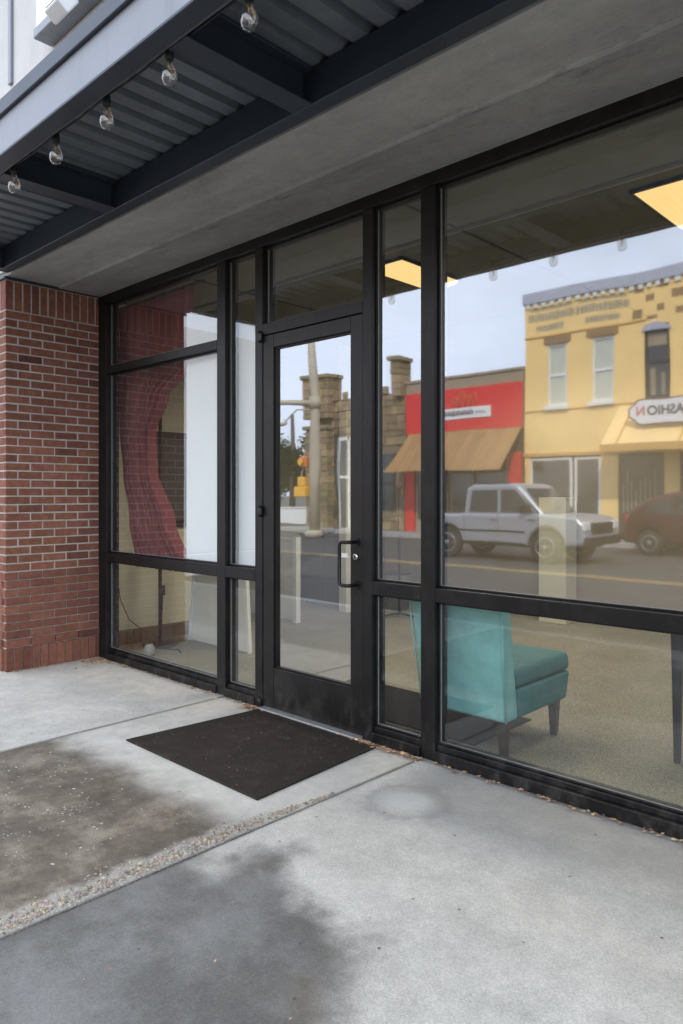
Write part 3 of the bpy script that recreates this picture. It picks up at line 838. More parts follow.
# white counter, slate cabinet behind the door
cn = thing('low_partition', 'pale low partition with a slim white end post seen through the door', 'partition', (-6.6, 2.4, 0))
MB().box(-7.3, -6.262, 2.39, 2.42, .03, .96).build('panel', M['offwhite'], cn)
MB().box(-7.3, -6.262, 2.375, 2.435, .961, .985, .003).build('cap', M['white_paint'], cn)
MB().box(-6.26, -6.19, 2.37, 2.44, 0, 1.0, .004).build('end_post', M['white_paint'], cn)
cbn = thing('cabinet', 'low slate grey cabinet at the back of the shop behind the door', 'cabinet', (-6.6, 3.7, 0))
MB().box(-7.3, -6.46, 3.5, 4.0, .05, .93, .005).build('carcass', M['grey_cab'], cbn)
for k in range(2): MB().box(-7.28 + k * .41, -6.89 + k * .41, 3.482, 3.499, .08, .90, .003).build('door', M['grey_cab'], cbn)
MB().box(-7.32, -6.44, 3.47, 4.02, .931, .96, .004).build('top', M['dark_board'], cbn)
MB().box(-7.25, -6.5, 3.53, 3.97, 0, .049).build('plinth', M['black_metal'], cbn)
ms = thing('tripod_stand', 'thin black tripod stand on the floor seen through the narrow pane', 'stand', (-5.62, 3.55, 0))
MB().tube([(-5.62, 3.55, .03), (-5.62, 3.55, 1.55)], .017, 10).build('pole', M['black_metal'], ms)
for k in range(3):
    a = 2.2 + k * 2.1
    MB().tube([(-5.62, 3.55, .05), (-5.62 + .30 * math.cos(a), 3.55 + .30 * math.sin(a), .016)], .015, 8).build('leg', M['black_metal'], ms)
bkt = thing('waste_bin', 'grey round bin beside the black tripod stand at the back', 'bin', (-6.1, 3.95, 0))
MB().lathe([(.15, 0), (.18, .44), (.185, .45), (.17, .45), (.165, .40)], (-6.05, 4.05, 0), 24).build('body', M['gasket'], bkt)
MB().lathe([(.186, .452), (.186, .466), (.17, .466)], (-6.05, 4.05, 0), 24).build('rim', M['black_metal'], bkt)
mi = MB(); mi.prism([(-3.7, .32), (-2.42, .32), (-2.42, 1.0), (-3.7, 1.0)], 'z', .0, .009, .003)
tag(mi.build('entrance_mat', M['mat_in']), 'black entrance mat on the shop floor just inside the door', 'mat')

# teal slipper chair with its back to the glass
ch = thing('slipper_chair', 'teal upholstered slipper chair with its back against the large window', 'chair', (-2.48, .6, 0))
CXA, CXB = -2.71, -2.13
bk_ = MB(); bm = bk_.bm
# back: slightly flared and raked slab
def slab(mbx, lo, hi, bev):
    # lo/hi: (x0,x1,y0,y1,z)
    v = []
    for (x0, x1, y0, y1, z) in (lo, hi):
        v += [mbx.bm.verts.new(p) for p in ((x0, y0, z), (x1, y0, z), (x1, y1, z), (x0, y1, z))]
    fs = [mbx.bm.faces.new([v[i] for i in q]) for q in ((0, 3, 2, 1), (4, 5, 6, 7), (0, 1, 5, 4), (1, 2, 6, 5), (2, 3, 7, 6), (3, 0, 4, 7))]
    es = list({e for f in fs for e in f.edges})
    r = bmesh.ops.bevel(mbx.bm, geom=es, offset=bev, segments=4, affect='EDGES', profile=.5)
    ff = [f for f in mbx.bm.faces]
    for f in ff: f.smooth = True
    mbx._tint(ff, None)
slab(bk_, (CXA, CXB, .20, .34, .215), (CXA - .05, CXB + .012, .125, .225, .925), .025)
bk_.build('backrest', M['teal'], ch)
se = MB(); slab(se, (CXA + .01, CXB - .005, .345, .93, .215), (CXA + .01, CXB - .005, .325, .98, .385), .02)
se.build('seat_base', M['teal_shaded'], ch)
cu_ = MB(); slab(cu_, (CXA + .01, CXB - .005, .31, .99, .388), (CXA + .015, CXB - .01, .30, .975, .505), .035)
cu_.build('seat_cushion', M['teal_shaded'], ch)
pp = MB(); pp.tube([(CXA, .196, .222), (CXA - .052, .119, .92)], .006, 8); pp.tube([(CXB, .196, .222), (CXB + .014, .119, .92)], .006, 8); pp.tube([(CXA - .052, .119, .923), (CXB + .014, .119, .923)], .006, 8)
pp.build('piping', M['teal'], ch)
for (x, y) in ((CXA + .07, .25), (CXB - .045, .25), (CXA + .07, .84), (CXB - .045, .84)):
    l = MB(); slab(l, (x - .019, x + .019, y - .019, y + .019, 0), (x - .029, x + .029, y - .029, y + .029, .225), .003); l.build('leg', M['wood_dark'], ch)

# black side table at the right edge
tb = thing('side_table', 'black side table leg at the far right behind the large window', 'table', (-1.2, 1.1, 0))
MB().box(-1.52, -.82, .80, 1.45, .76, .795, .006).build('top', M['black_metal'], tb)
for x, y in ((-1.45, .88), (-.88, .88), (-1.45, 1.38), (-.88, 1.38)):
    l = MB(); slab(l, (x - .016, x + .016, y - .016, y + .016, 0), (x - .028, x + .028, y - .028, y + .028, .759), .003); l.build('leg', M['black_metal'], tb)

# ------------------------------------------------------------------ across the street: yellow shop
BY = -20.0
yb = thing('yellow_building', 'two storey yellow painted brick shop across the street, seen mirrored in the large pane', 'building', (-6.6, BY, 0))
holes = []
MB().box(-13.2, .6, BY - 9, BY - .12, 0, 8.2).build('core', M['store_dark'], yb)
fw = MB()
wins = [(-12.32, -11.58, 4.55, 6.70), (-10.80, -10.03, 4.58, 6.72), (-8.98, -8.20, 4.50, 6.85), (-7.15, -6.4, 4.5, 6.8), (-5.4, -4.65, 4.5, 6.8), (-3.6, -2.85, 4.5, 6.8), (-1.8, -1.05, 4.5, 6.8)]
xs = -13.2
for (a, b, c, dd) in wins:
    fw.box(xs, a, BY - .118, BY, 2.8, 8.2); fw.box(a, b, BY - .118, BY, 2.8, c); fw.box(a, b, BY - .118, BY, dd, 8.2); xs = b
fw.box(xs, .6, BY - .118, BY, 2.8, 8.2)
fw.box(-13.2, -13.0, BY - .118, BY, 0, 2.799)
fw.box(-10.45, -9.85, BY - .118, BY, 0, 2.799); fw.box(-8.4, -7.9, BY - .118, BY, 0, 2.799); fw.box(-4.6, -3.9, BY - .118, BY, 0, 2.799); fw.box(0, .6, BY - .118, BY, 0, 2.799)
fw.build('front_wall', M['yellow_wall'], yb)
MB().box(-13.21, .61, BY - 9.01, BY - .119, 3.0, 8.19).build('side_wall', M['yellow_wall'], yb)
MB().box(-13.25, .65, BY - 9, BY + .10, 8.21, 8.58, .01).build('cornice', M['blue_cap'], yb)
for k in range(46): MB().box(-13.1 + k * .30, -12.95 + k * .30, BY + .002, BY + .07, 8.06, 8.205).build('dentil', M['win_white'], yb)
MB().box(-13.22, -8.9, BY + .001, BY + .035, 7.0, 7.05).build('string_course', M['yellow_trim'], yb)
MB().box(-13.22, .62, BY + .001, BY + .03, 4.40, 4.45).build('string_course', M['yellow_trim'], yb)
for i, (a, b, c, dd) in enumerate(wins):
    arched = i >= 2
    fr = MB()
    fr.box(a, b, BY - .09, BY - .05, c, c + .09); fr.box(a, b, BY - .09, BY - .05, dd - .09, dd); fr.box(a, a + .08, BY - .09, BY - .05, c + .09, dd - .09); fr.box(b - .08, b, BY - .09, BY - .05, c + .09, dd - .09)
    mz = (c + dd) / 2 - .05; fr.box(a + .08, b - .08, BY - .088, BY - .052, mz, mz + .09)
    fo = fr.build('window', M['win_white'] if not arched else M['dark_board'], yb)
    MB().box(a + .08, b - .08, BY - .105, BY - .092, c + .09, dd - .09).build('pane', M['win_blind'] if not arched else M['store_glass'], fo)
    MB().box(a - .08, b + .08, BY + .001, BY + .14, c - .14, c - .005, .01).build('sill', M['win_white'] if not arched else M['blue_cap'], fo)
    ln = MB()
    if arched:
        cx_ = (a + b) / 2; hw = (b - a) / 2 + .06
        poly = [(cx_ + hw * math.cos(q), dd - .20 + .24 * math.sin(q)) for q in [PI * k / 12 for k in range(13)]]
        ln.prism(poly, 'y', BY + .001, BY + .07)
    else: ln.box(a - .14, b + .12, BY + .001, BY + .04, dd + .02, dd + .28)
    ln.build('lintel', M['blue_cap'] if arched else M['brown_patch'], fo)
    if arched:
        MB().box(a + .085, b - .085, BY - .091, BY - .088, mz + .55, dd - .3).build('blind', M['tan_brick'], fo)
        MB().box(a + .16, a + .30, BY - .091, BY - .088, c + .15, mz - .15).build('curtain_strip', M['tan_brick'], fo)
        MB().box(b - .30, b - .2, BY - .091, BY - .088, c + .15, mz - .3).build('curtain_strip', M['tan_brick'], fo)
for (x, z, wd, hh) in ((-9.35, 7.95, .32, .2), (-8.95, 7.62, .3, .22), (-8.5, 7.98, .3, .18), (-8.1, 7.6, .34, .26), (-7.7, 7.95, .3, .2), (-9.4, 7.1, .34, .3), (-8.9, 7.02, .36, .12), (-8.55, 7.25, .24, .22), (-8.0, 7.1, .26, .2), (-7.4, 7.35, .3, .24), (-6.9, 7.8, .3, .2), (-6.4, 7.2, .3, .2), (-5.6, 7.7, .34, .2)):
    MB().box(x, x + wd, BY + .001, BY + .006, z, z + hh).build('bare_brick', M['brown_patch'], yb)
gs = MB()
def ghostrow(x0, x1, z0, z1):
    gs.box(x0, x1, BY + .001, BY + .0025, z0 + (z1 - z0) * .42, z0 + (z1 - z0) * .58)
    x = x0
    while x < x1:
        wd = random.uniform(.07, .15); zz = random.uniform(0, .08) * (z1 - z0)
        gs.box(x, min(x + wd, x1), BY + .0026, BY + .005, z0 + zz, z1 - random.uniform(0, .15) * (z1 - z0)); x += wd + random.uniform(.015, .04)
for (x0, x1) in ((-12.95, -11.45), (-11.2, -9.6)):
    ghostrow(x0, x1, 7.92, 8.04); ghostrow(x0 - .1, x1 + .1, 7.56, 7.86); ghostrow(x0 + .2, x1 - .25, 7.22, 7.45)
gs.build('faded_lettering', M['ghost_paint'], yb)
# lower front: sloped awning panel, storefront windows
aw = MB()
aw.prism([(BY + .002, 4.36), (BY + 1.45, 3.02), (BY + 1.45, 2.80), (BY + .002, 2.80)], 'x', -9.8, .5)
aw.build('awning', M['yellow_awning'], yb)
tr = MB(); tr.box(-9.82, .52, BY + 1.452, BY + 1.49, 2.79, 3.03, .004); tr.box(-13.22, -9.83, BY + .001, BY + .06, 2.80, 2.92)
tr.build('awning_trim', M['yellow_trim'], yb)
for x in (-9.35, -7.45, -5.4, -3.4, -1.4):
    MB().prism([(BY + .03, 4.375), (BY + 1.47, 3.035), (BY + 1.47, 3.005), (BY + .03, 4.335)], 'x', x, x + .05).build('awning_seam', M['yellow_trim'], yb)
for (x0, x1) in ((-13.0, -11.45), (-11.37, -10.45), (-9.85, -8.4), (-7.9, -4.6), (-3.9, 0)):
    f = MB()
    for (a, b, c, dd) in ((x0, x0 + .09, .0, 2.75), (x1 - .09, x1, .0, 2.75), (x0 + .09, x1 - .09, 2.66, 2.75), (x0 + .09, x1 - .09, .0, .5)): f.box(a, b, BY - .07, BY - .02, c, dd)
    wht = x0 < -10
    fo = f.build('shop_window', M['win_white'] if wht else M['dark_board'], yb)
    MB().box(x0 + .09, x1 - .09, BY - .06, BY - .045, .5, 2.66).build('pane', M['store_glass'], fo)
gd = MB()
for k in range(8): gd.box(-9.7 + k * .14, -9.66 + k * .14, BY - .043, BY - .04, .7 + random.random() * .4, 1.5 + random.random() * .8)
gd.build('window_display', M['tan_brick'], yb)

# hanging shop sign
fs_ = thing('shop_sign', 'white scalloped shop sign lettered FASHION above the yellow awning', 'sign', (-7.95, -19.2, 4))
SX, SZ, SYY = -7.98, 3.99, -18.93
def scallop(wd, hh, n=72):
    out = []
    for k in range(n):
        a = 2*PI*k/n
        ca, sa = math.cos(a), math.sin(a)
        q = 1.0 + .055 * math.cos(6*a) 
        out.append((SX + math.copysign(abs(ca) ** .55, ca) * wd * q, SZ + math.copysign(abs(sa) ** .6, sa) * hh * q))
    return out
MB().prism(scallop(1.06, .42), 'y', SYY - .08, SYY - .002).build('rim', M['sign_rim'], fs_)
MB().prism(scallop(1.0, .365), 'y', SYY - .0015, SYY + .02).build('panel', M['white_paint'], fs_)
def text(body, x, z, y, size, m, name, parent, ext=.006, sx=1, bold=.012):
    cu = bpy.data.curves.new(name, 'FONT'); cu.body = body; cu.size = size; cu.extrude = ext; cu.offset = bold
    cu.align_x = 'CENTER'; cu.align_y = 'CENTER'
    o = bpy.data.objects.new(name, cu); COL.objects.link(o)
    o.location = (x, y, z); o.rotation_euler = (R(90), 0, R(180)); o.scale = (sx, 1, 1)
    bpy.context.view_layer.update()
    dg_ = bpy.context.evaluated_depsgraph_get(); me = bpy.data.meshes.new_from_object(o.evaluated_get(dg_))
    me.transform(o.matrix_world); bpy.data.objects.remove(o)
    me.materials.clear(); me.materials.append(m)
    no = bpy.data.objects.new(name, me); COL.objects.link(no); no.parent = parent
    no.matrix_parent_inverse = parent_world(parent).inverted()
    return no
text('FASHIO', SX + .125, SZ + .02, SYY + .022, .40, M['sign_letter'], 'lettering', fs_, sx=.95)
text('N', SX - .72, SZ + .02, SYY + .022, .40, M['sign_letter_red'], 'lettering', fs_, sx=.95)
MB().box(SX - .02, SX + .02, BY + .8, SYY - .081, SZ - .1, SZ - .06).build('bracket', M['sign_rim'], fs_)

# ------------------------------------------------------------------ red shop
rb = thing('red_shop', 'low shop with red sign band and tan metal awning, mirrored beside the yellow building', 'building', (-16, BY, 0))
MB().box(-18.7, -13.26, BY - 9, BY - .13, 0, 5.2).build('core', M['store_dark'], rb)
MB().box(-18.7, -13.26, BY - .128, BY, 3.85, 5.98).build('parapet', M['tan_brick'], rb)
MB().box(-18.66, -13.28, BY + .001, BY + .08, 3.92, 5.55).build('sign_band', M['red_sign'], rb)
MB().box(-18.75, -13.26, BY - .2, BY + .06, 5.981, 6.08, .01).build('coping', M['tan_brick'], rb)
for (a, b) in ((-18.68, -18.2), (-13.85, -13.35)): MB().box(a, b, BY - .128, BY + .02, 0, 3.0).build('pilaster', M['red_sign'], rb)
a_ = MB()
nr = 46
for k in range(nr):
    x0 = -18.5 + k * (5.2 / nr); x1 = x0 + 5.2 / nr
    g = random.uniform(.8, 1.08)
    sh = 0.0
    a_.prism([(BY + .085, 3.90), (BY + 1.55, 2.38), (BY + 1.55, 2.34), (BY + .085, 3.86)], 'x', x0, x1 - .055, t=(g, g, g))
    a_.prism([(BY + .085, 3.93), (BY + 1.56, 2.41), (BY + 1.56, 2.34), (BY + .085, 3.86)], 'x', x1 - .055, x1, t=(g * .6, g * .55, g * .5))
a_.build('metal_awning', M['tan_awning'], rb)
for (x0, x1) in ((-18.15, -16.6), (-16.5, -15.4), (-15.3, -13.9)):
    f = MB()
    for (a, b, c, dd) in ((x0, x0 + .08, 0, 2.9), (x1 - .08, x1, 0, 2.9), (x0 + .08, x1 - .08, 2.8, 2.9), (x0 + .08, x1 - .08, 0, .45)): f.box(a, b, BY - .07, BY - .02, c, dd)
    fo = f.build('shop_window', M['tan_brick'], rb)
    MB().box(x0 + .08, x1 - .08, BY - .06, BY - .045, .45, 2.8).build('pane', M['store_glass'], fo)
rs = thing('name_board', 'white strip name board with dark lettering on the red sign band', 'sign', (-15.7, BY + .1, 4.6))
MB().box(-16.85, -14.6, BY + .085, BY + .12, 4.36, 4.78, .006).build('panel', M['white_paint'], rs)
bl_ = MB(); x = -16.6
while x < -15.3:
    wd = random.uniform(.04, .09); bl_.box(x, x + wd, BY + .121, BY + .125, 4.47 + random.uniform(0, .04), 4.64 + random.uniform(0, .06)); x += wd + random.uniform(.02, .05)
bl_.box(-16.58, -15.32, BY + .121, BY + .124, 4.52, 4.55)
bl_.build('lettering', M['sign_letter'], rs)
b2 = MB(); x = -15.2
while x < -14.75:
    b2.box(x, x + .05, BY + .121, BY + .124, 4.5, 4.62); x += .09
b2.build('lettering', M['gasket'], rs)
em = MB()
for (x0, hh) in ((-16.3, .26), (-16.0, .44), (-15.7, .30), (-15.42, .38)):
    cx_ = x0 + .12
    arc = [(cx_ + .11 * math.cos(q), BY + .09, 4.83 + hh + .08 * math.sin(q)) for q in [PI * k / 8 for k in range(9)]]
    em.tube([(cx_ + .11, BY + .09, 4.83)] + arc + [(cx_ - .11, BY + .09, 4.83)], .028, 6)
em.build('emblem', M['orange'], rs)

# ------------------------------------------------------------------ stone building
cs = thing('stone_building', 'rough tan stone building with battlemented turrets, mirrored in the door', 'building', (-21.5, BY, 0))
MB().box(-24.3, -18.72, BY - 9, BY - .05, 0, 5.7).build('core', M['stone_mortar'], cs)
sw = MB()
def stonewall(mbx, x0, x1, y0, y1, z0, z1, holes=()):
    z = z0
    while z < z1 - .05:
        hh = min(random.choice((.24, .3, .36)), z1 - z); x = x0
        while x < x1 - .03:
            wd = min(random.uniform(.28, .62), x1 - x)
            if not any(x < hx1 and x + wd > hx0 and z < hz1 and z + hh > hz0 for hx0, hx1, hz0, hz1 in holes):
                g = random.uniform(.65, 1.25)
                mbx.box(x + .006, x + wd - .006, y0, y1 + random.uniform(-.02, .04), z + .006, z + hh - .006, .015, (g, g * random.uniform(.9, 1.02), g * random.uniform(.8, 1)))
            x += wd
        z += hh
stonewall(sw, -24.25, -18.75, BY - .06, BY, 0, 5.65, [(-22.6, -21.0, 0, 4.1), (-20.3, -19.3, .8, 3.2)])
sw.build('stone_front', M['stone'], cs)
for (x0, x1, zb, zt) in ((-24.2, -22.85, 0, 4.4), (-24.3, -22.8, 4.9, 6.7), (-19.2, -18.76, 5.5, 6.95)):
    w_ = MB(); stonewall(w_, x0, x1, BY - .5, BY + .35, zb, zt); w_.box(x0 + .05, x1 - .05, BY - .52, BY + .30, zb, zt)
    w_.box(x0 - .08, x1 + .08, BY - .55, BY + .46, zt, zt + .18, .03, (.9, .88, .8)); w_.build('turret', M['stone'], cs)
ml = MB()
for k in range(6): ml.box(-23.0 + k * .75, -22.6 + k * .75, BY - .06, BY + .06, 5.66, 6.0, .02, (.95, .93, .88))
ml.build('battlement', M['stone'], cs)
f = MB()
for (a, b, c, dd) in ((-22.55, -22.4, 0, 4.0), (-21.85, -21.72, 0, 4.0), (-21.15, -21.02, 0, 4.0), (-22.4, -21.15, 3.85, 4.0), (-22.4, -21.85, 2.2, 2.32)): f.box(a, b, BY - .06, BY - .0, c, dd)
fo = f.build('shop_window', M['win_white'], cs); MB().box(-22.4, -21.15, BY - .048, BY - .03, 0, 3.85).build('pane', M['store_glass'], fo)
f = MB(); f.box(-20.3, -20.2, BY - .06, BY, .8, 3.2); f.box(-19.4, -19.3, BY - .06, BY, .8, 3.2); f.box(-20.2, -19.4, BY - .055, BY, 1.9, 2.0)
fo = f.build('window', M['dark_board'], cs); MB().box(-20.2, -19.4, BY - .048, BY - .04, .8, 3.2).build('pane', M['store_glass'], fo)

# ------------------------------------------------------------------ signal pole
sp = thing('signal_pole', 'weathered tan steel pole with mast arm and lamp, mirrored in the door', 'pole', (-19.2, -15.9, 0))
PXs, PYs = -19.75, -15.85
PZ = ROAD
MB().tube([(PXs, PYs, 0), (PXs, PYs, 2.5), (PXs + .02, PYs, 5.0), (PXs - .06, PYs, 6.0), (PXs - .10, PYs, 9.0)], [.20, .18, .165, .155, .13], 16).build('shaft', M['pole'], sp)
MB().lathe([(.34, PZ), (.34, .05), (.22, .14)], (PXs, PYs, 0), 20).build('base', M['pole'], sp)
MB().tube([(PXs, PYs, 4.95), (PXs - 2.5, PYs + .1, 5.15), (PXs - 6, PYs + .3, 5.4)], [.11, .09, .06], 12).build('mast_arm', M['pole'], sp)
MB().lathe([(.21, 4.72), (.21, 5.18)], (PXs, PYs, 0), 18).build('collar', M['pole'], sp)
MB().tube([(PXs - .15, PYs, 4.7), (PXs - .8, PYs + .05, 4.75), (PXs - 1.2, PYs + .1, 4.5), (PXs - 1.5, PYs + .12, 4.3)], .03, 8).build('lamp_bracket', M['pole'], sp)
lm = MB(); lm.lathe([(.05, 4.42), (.14, 4.36), (.20, 4.26), (.12, 4.18), (.02, 4.15)], (PXs - 1.62, PYs + .12, 0), 16); lm.build('lamp_head', M['lamp_clear'], sp)
sg_ = thing('pedestrian_signal', 'yellow signal box and orange beacon fixed to the tan pole', 'signal', (PXs - .45, PYs + .05, 2.0))
MB().box(PXs - .72, PXs - .22, PYs - .05, PYs + .28, 1.38, 1.78, .04, seg=2).build('housing', M['signal_yellow'], sg_)
MB().box(PXs - .62, PXs - .30, PYs + .0, PYs + .22, 1.782, 2.15, .05, seg=2).build('upper_housing', M['signal_yellow'], sg_)
MB().box(PXs - .55, PXs - .2, PYs - .05, PYs + .2, 2.5, 2.92, .06, seg=3).build('beacon', M['orange'], sg_)
MB().lathe([(.11, PYs + .201), (.13, PYs + .33)], (PXs - .375, 0, 2.72), 16, 'y').build('visor', M['signal_yellow'], sg_)
MB().tube([(PXs - .38, PYs + .1, 2.55), (PXs - .52, PYs + .1, 2.3), (PXs - .5, PYs + .1, 1.8)], .025, 8).build('conduit', M['pole'], sg_)
MB().tube([(PXs - .18, PYs, 1.6), (PXs - .45, PYs + .1, 1.6)], .03, 8).build('arm', M['pole'], sg_)
wp = MB(); wp.tube([(-33.0, -27, -.1), (-33.1, -27, 6.4)], [.16, .11], 10)
tag(wp.build('utility_pole', M['wood_pole']), 'thin dark leaning wooden pole before the far trees', 'pole')
lw_ = MB(); lw_.box(-40, -25.4, -24.2, -24.0, -.15, .72, .02)
lw_.box(-40.05, -25.35, -24.25, -23.95, .722, .78, .01)
tag(lw_.build('low_wall', M['white_paint']), 'low white wall at the foot of the far trees', 'wall')

# ------------------------------------------------------------------ trees
def tree(x, y, h_, wd, label, seed, dens=7000):
    rnd = random.Random(seed)
    t = thing('broadleaf_tree', label, 'tree', (x, y, 0), 'trees across the street')
    tk = MB(); top = h_ * .45
    tk.tube([(x, y, -.15), (x + .05, y, top * .6), (x - .05, y + .05, top * 1.5)], [.2, .15, .06], 9)
    clumps = []
    for k in range(11):
        a = rnd.uniform(0, 6.3); rr = wd * math.sqrt(rnd.random()) * .8
        c = Vector((x + rr * math.cos(a), y + rr * math.sin(a), h_ * rnd.uniform(.32, .86))); clumps.append((c, wd * rnd.uniform(.28, .5)))
        tk.tube([(x, y, top * rnd.uniform(.5, .9)), tuple(lerp(Vector((x, y, top)), c, .6)), tuple(c)], [.07, .04, .015], 6)
    tk.build('trunk', M['bark'], t)
    lv = MB()
    for k in range(dens):
        c, r = rnd.choice(clumps)
        dv = Vector((rnd.gauss(0, 1), rnd.gauss(0, 1), rnd.gauss(0, .8))).normalized() * r * rnd.uniform(.55, 1.12)
        p = c + dv; s = rnd.uniform(.08, .20)
        ax = Vector((rnd.gauss(0, 1), rnd.gauss(0, 1), rnd.gauss(0, 1))).normalized(); b = ax.orthogonal().normalized() * s * .6; ax = ax * s
        g = .55 + .7 * max(0, dv.z / r * .5 + .5) * rnd.uniform(.7, 1.3)
        lv.quad([p - ax, p - b, p + ax, p + b], (g, g * rnd.uniform(.9, 1.1), g * rnd.uniform(.6, 1)))
    lv.build('crown', M['leaf'], t)
tree(-36.2, -26.8, 5.3, 2.4, 'dense green tree furthest left in the door reflection', 1)
tree(-34.3, -28.3, 4.7, 2.2, 'lower rounded green tree behind the leaning utility pole', 2)
tree(-32.6, -30, 5.6, 2.4, 'taller green tree just left of the tan signal pole', 3)
tree(-40, -32, 5.6, 3.4, 'broad green tree at the far end of the side street', 4)

# ------------------------------------------------------------------ vehicles
def wheel(parent, x, y, z, r, wd):
    o = MB().lathe([(r * .62, y - wd), (r * .93, y - wd), (r, y - wd * .75), (r, y - wd * .1), (r * .93, y), (r * .62, y)], (x, 0, z), 26, 'y').build('wheel', M['tyre'], parent)
    rm = MB(); rm.lathe([(r * .61, y - wd * .5), (r * .64, y + .004), (r * .56, y + .008), (r * .54, y - .03)], (x, 0, z), 26, 'y')
    for k in range(6):
        a = k * PI / 3
        mt_ = Matrix.Translation((x, y - .012, z)) @ Matrix.Rotation(a, 4, 'Y')
        rm.box(-.03, .03, -.01, .012, .02, r * .58, .004, mtx=mt_)
    rm.lathe([(.065, y - .03), (.065, y + .01), (.03, y + .016)], (x, 0, z), 14, 'y')
    rm.build('rim', M['rim'], o)
    return o
def side_window(parent, poly, y, name='side_window'):
    return MB().prism(poly, 'y', y, y + .006).build(name, M['car_glass'], parent)
def arch(cx, cz, r, n=8, z0=None):
    return [(cx + r * math.cos(PI * k / n), cz + r * math.sin(PI * k / n)) for k in range(n + 1)]

# crew cab pickup, nearest side at y = TY
TY, TX = -12.2, -12.45
pk = thing('pickup_truck', 'silver crew cab pickup passing in the street, mirrored in the large pane', 'pickup truck', (TX + 2.8, TY - .95, ROAD))
def q(pts): return [(TX + x, ROAD + z) for x, z in pts]
def rev(a): return list(reversed(a))
body = [(0.75, .55), (.70, 1.12), (1.75, 1.13), (1.80, 1.16), (4.0, 1.17), (4.5, 1.15), (4.95, 1.09), (5.08, .95), (5.12, .60), (5.06, .46)]
fa = [(4.18 + .47 * math.cos(a), .40 + .47 * math.sin(a)) for a in [PI * k / 10 for k in range(11)]]
ra = [(1.34 + .47 * math.cos(a), .40 + .47 * math.sin(a)) for a in [PI * k / 10 for k in range(11)]]
poly = body + [(4.66, .42)] + fa[1:-1] + [(3.70, .42), (1.82, .42)] + ra[1:-1] + [(.86, .42)]
MB().prism(q(poly), 'y', TY - 1.9, TY, .075, seg=4).build('body', M['silver_paint'], pk)
MB().box(TX + 1.86, TX + 3.66, TY + .001, TY + .035, ROAD + .40, ROAD + .47, .01).build('side_step', M['black_metal'], pk)
MB().box(TX + 1.0, TX + 3.65, TY - .002, TY + .014, ROAD + .72, ROAD + .765, .004).build('side_moulding', M['black_metal'], pk)
MB().box(TX + 5.04, TX + 5.135, TY - 1.5, TY - .4, ROAD + .72, ROAD + .98, .01).build('grille', M['black_metal'], pk)
cab = [(1.82, 1.10), (1.93, 1.80), (2.15, 1.90), (3.25, 1.90), (3.45, 1.85), (4.12, 1.13), (4.0, 1.10)]
MB().prism(q(cab), 'y', TY - 1.78, TY - .10, .09, seg=4).build('cab', M['silver_paint'], pk)
side_window(pk, q([(2.02, 1.20), (2.10, 1.74), (2.82, 1.76), (2.82, 1.20)]), TY - .099)
side_window(pk, q([(2.93, 1.20), (2.93, 1.76), (3.36, 1.75), (3.82, 1.20)]), TY - .099)
MB().box(TX + 2.2, TX + 3.2, TY - .16, TY - .12, ROAD + 1.902, ROAD + 1.935, .01).build('roof_rail', M['black_metal'], pk)
mw = MB(); mw.quad([(TX + 3.56, TY - 1.66, ROAD + 1.78), (TX + 3.56, TY - .22, ROAD + 1.78), (TX + 4.09, TY - .16, ROAD + 1.20), (TX + 4.09, TY - 1.72, ROAD + 1.20)]); mw.build('windscreen', M['car_glass'], pk)
for dx in (2.9, 4.02, 1.9):
    MB().box(TX + dx - .006, TX + dx + .006, TY - .002, TY + .003, ROAD + .6, ROAD + 1.1).build('door_gap', M['black_metal'], pk)
for dx in (2.62, 3.72): MB().box(TX + dx, TX + dx + .2, TY + .001, TY + .03, ROAD + 1.02, ROAD + 1.05, .008).build('door_handle', M['chrome'], pk)
MB().box(TX + 3.62, TX + 3.78, TY - .05, TY + .18, ROAD + 1.22, ROAD + 1.40, .03, seg=2).build('wing_mirror', M['black_metal'], pk)
MB().box(TX + 5.0, TX + 5.19, TY - 1.88, TY - .02, ROAD + .45, ROAD + .66, .03, seg=2).build('bumper', M['black_metal'], pk)
MB().box(TX + .58, TX + .74, TY - 1.85, TY - .05, ROAD + .50, ROAD + .68, .02).build('bumper', M['chrome'], pk)
for yy in (TY - .32, TY - 1.86): MB().box(TX + 4.94, TX + 5.125, yy, yy + .30, ROAD + .80, ROAD + 1.0, .02).build('headlight', M['lamp_clear'], pk)
MB().box(TX + .69, TX + .73, TY - .16, TY - .01, ROAD + .75, ROAD + 1.08, .01).build('tail_light', M['lamp_red'], pk)
MB().box(TX + .9, TX + 4.8, TY - 1.7, TY - .25, ROAD + .36, ROAD + .60).build('chassis', M['black_metal'], pk)
for wx in (1.34, 4.18):
    wheel(pk, TX + wx, TY - .02, ROAD + .39, .39, .25); wheel(pk, TX + wx, TY - 1.64, ROAD + .39, .39, .25)

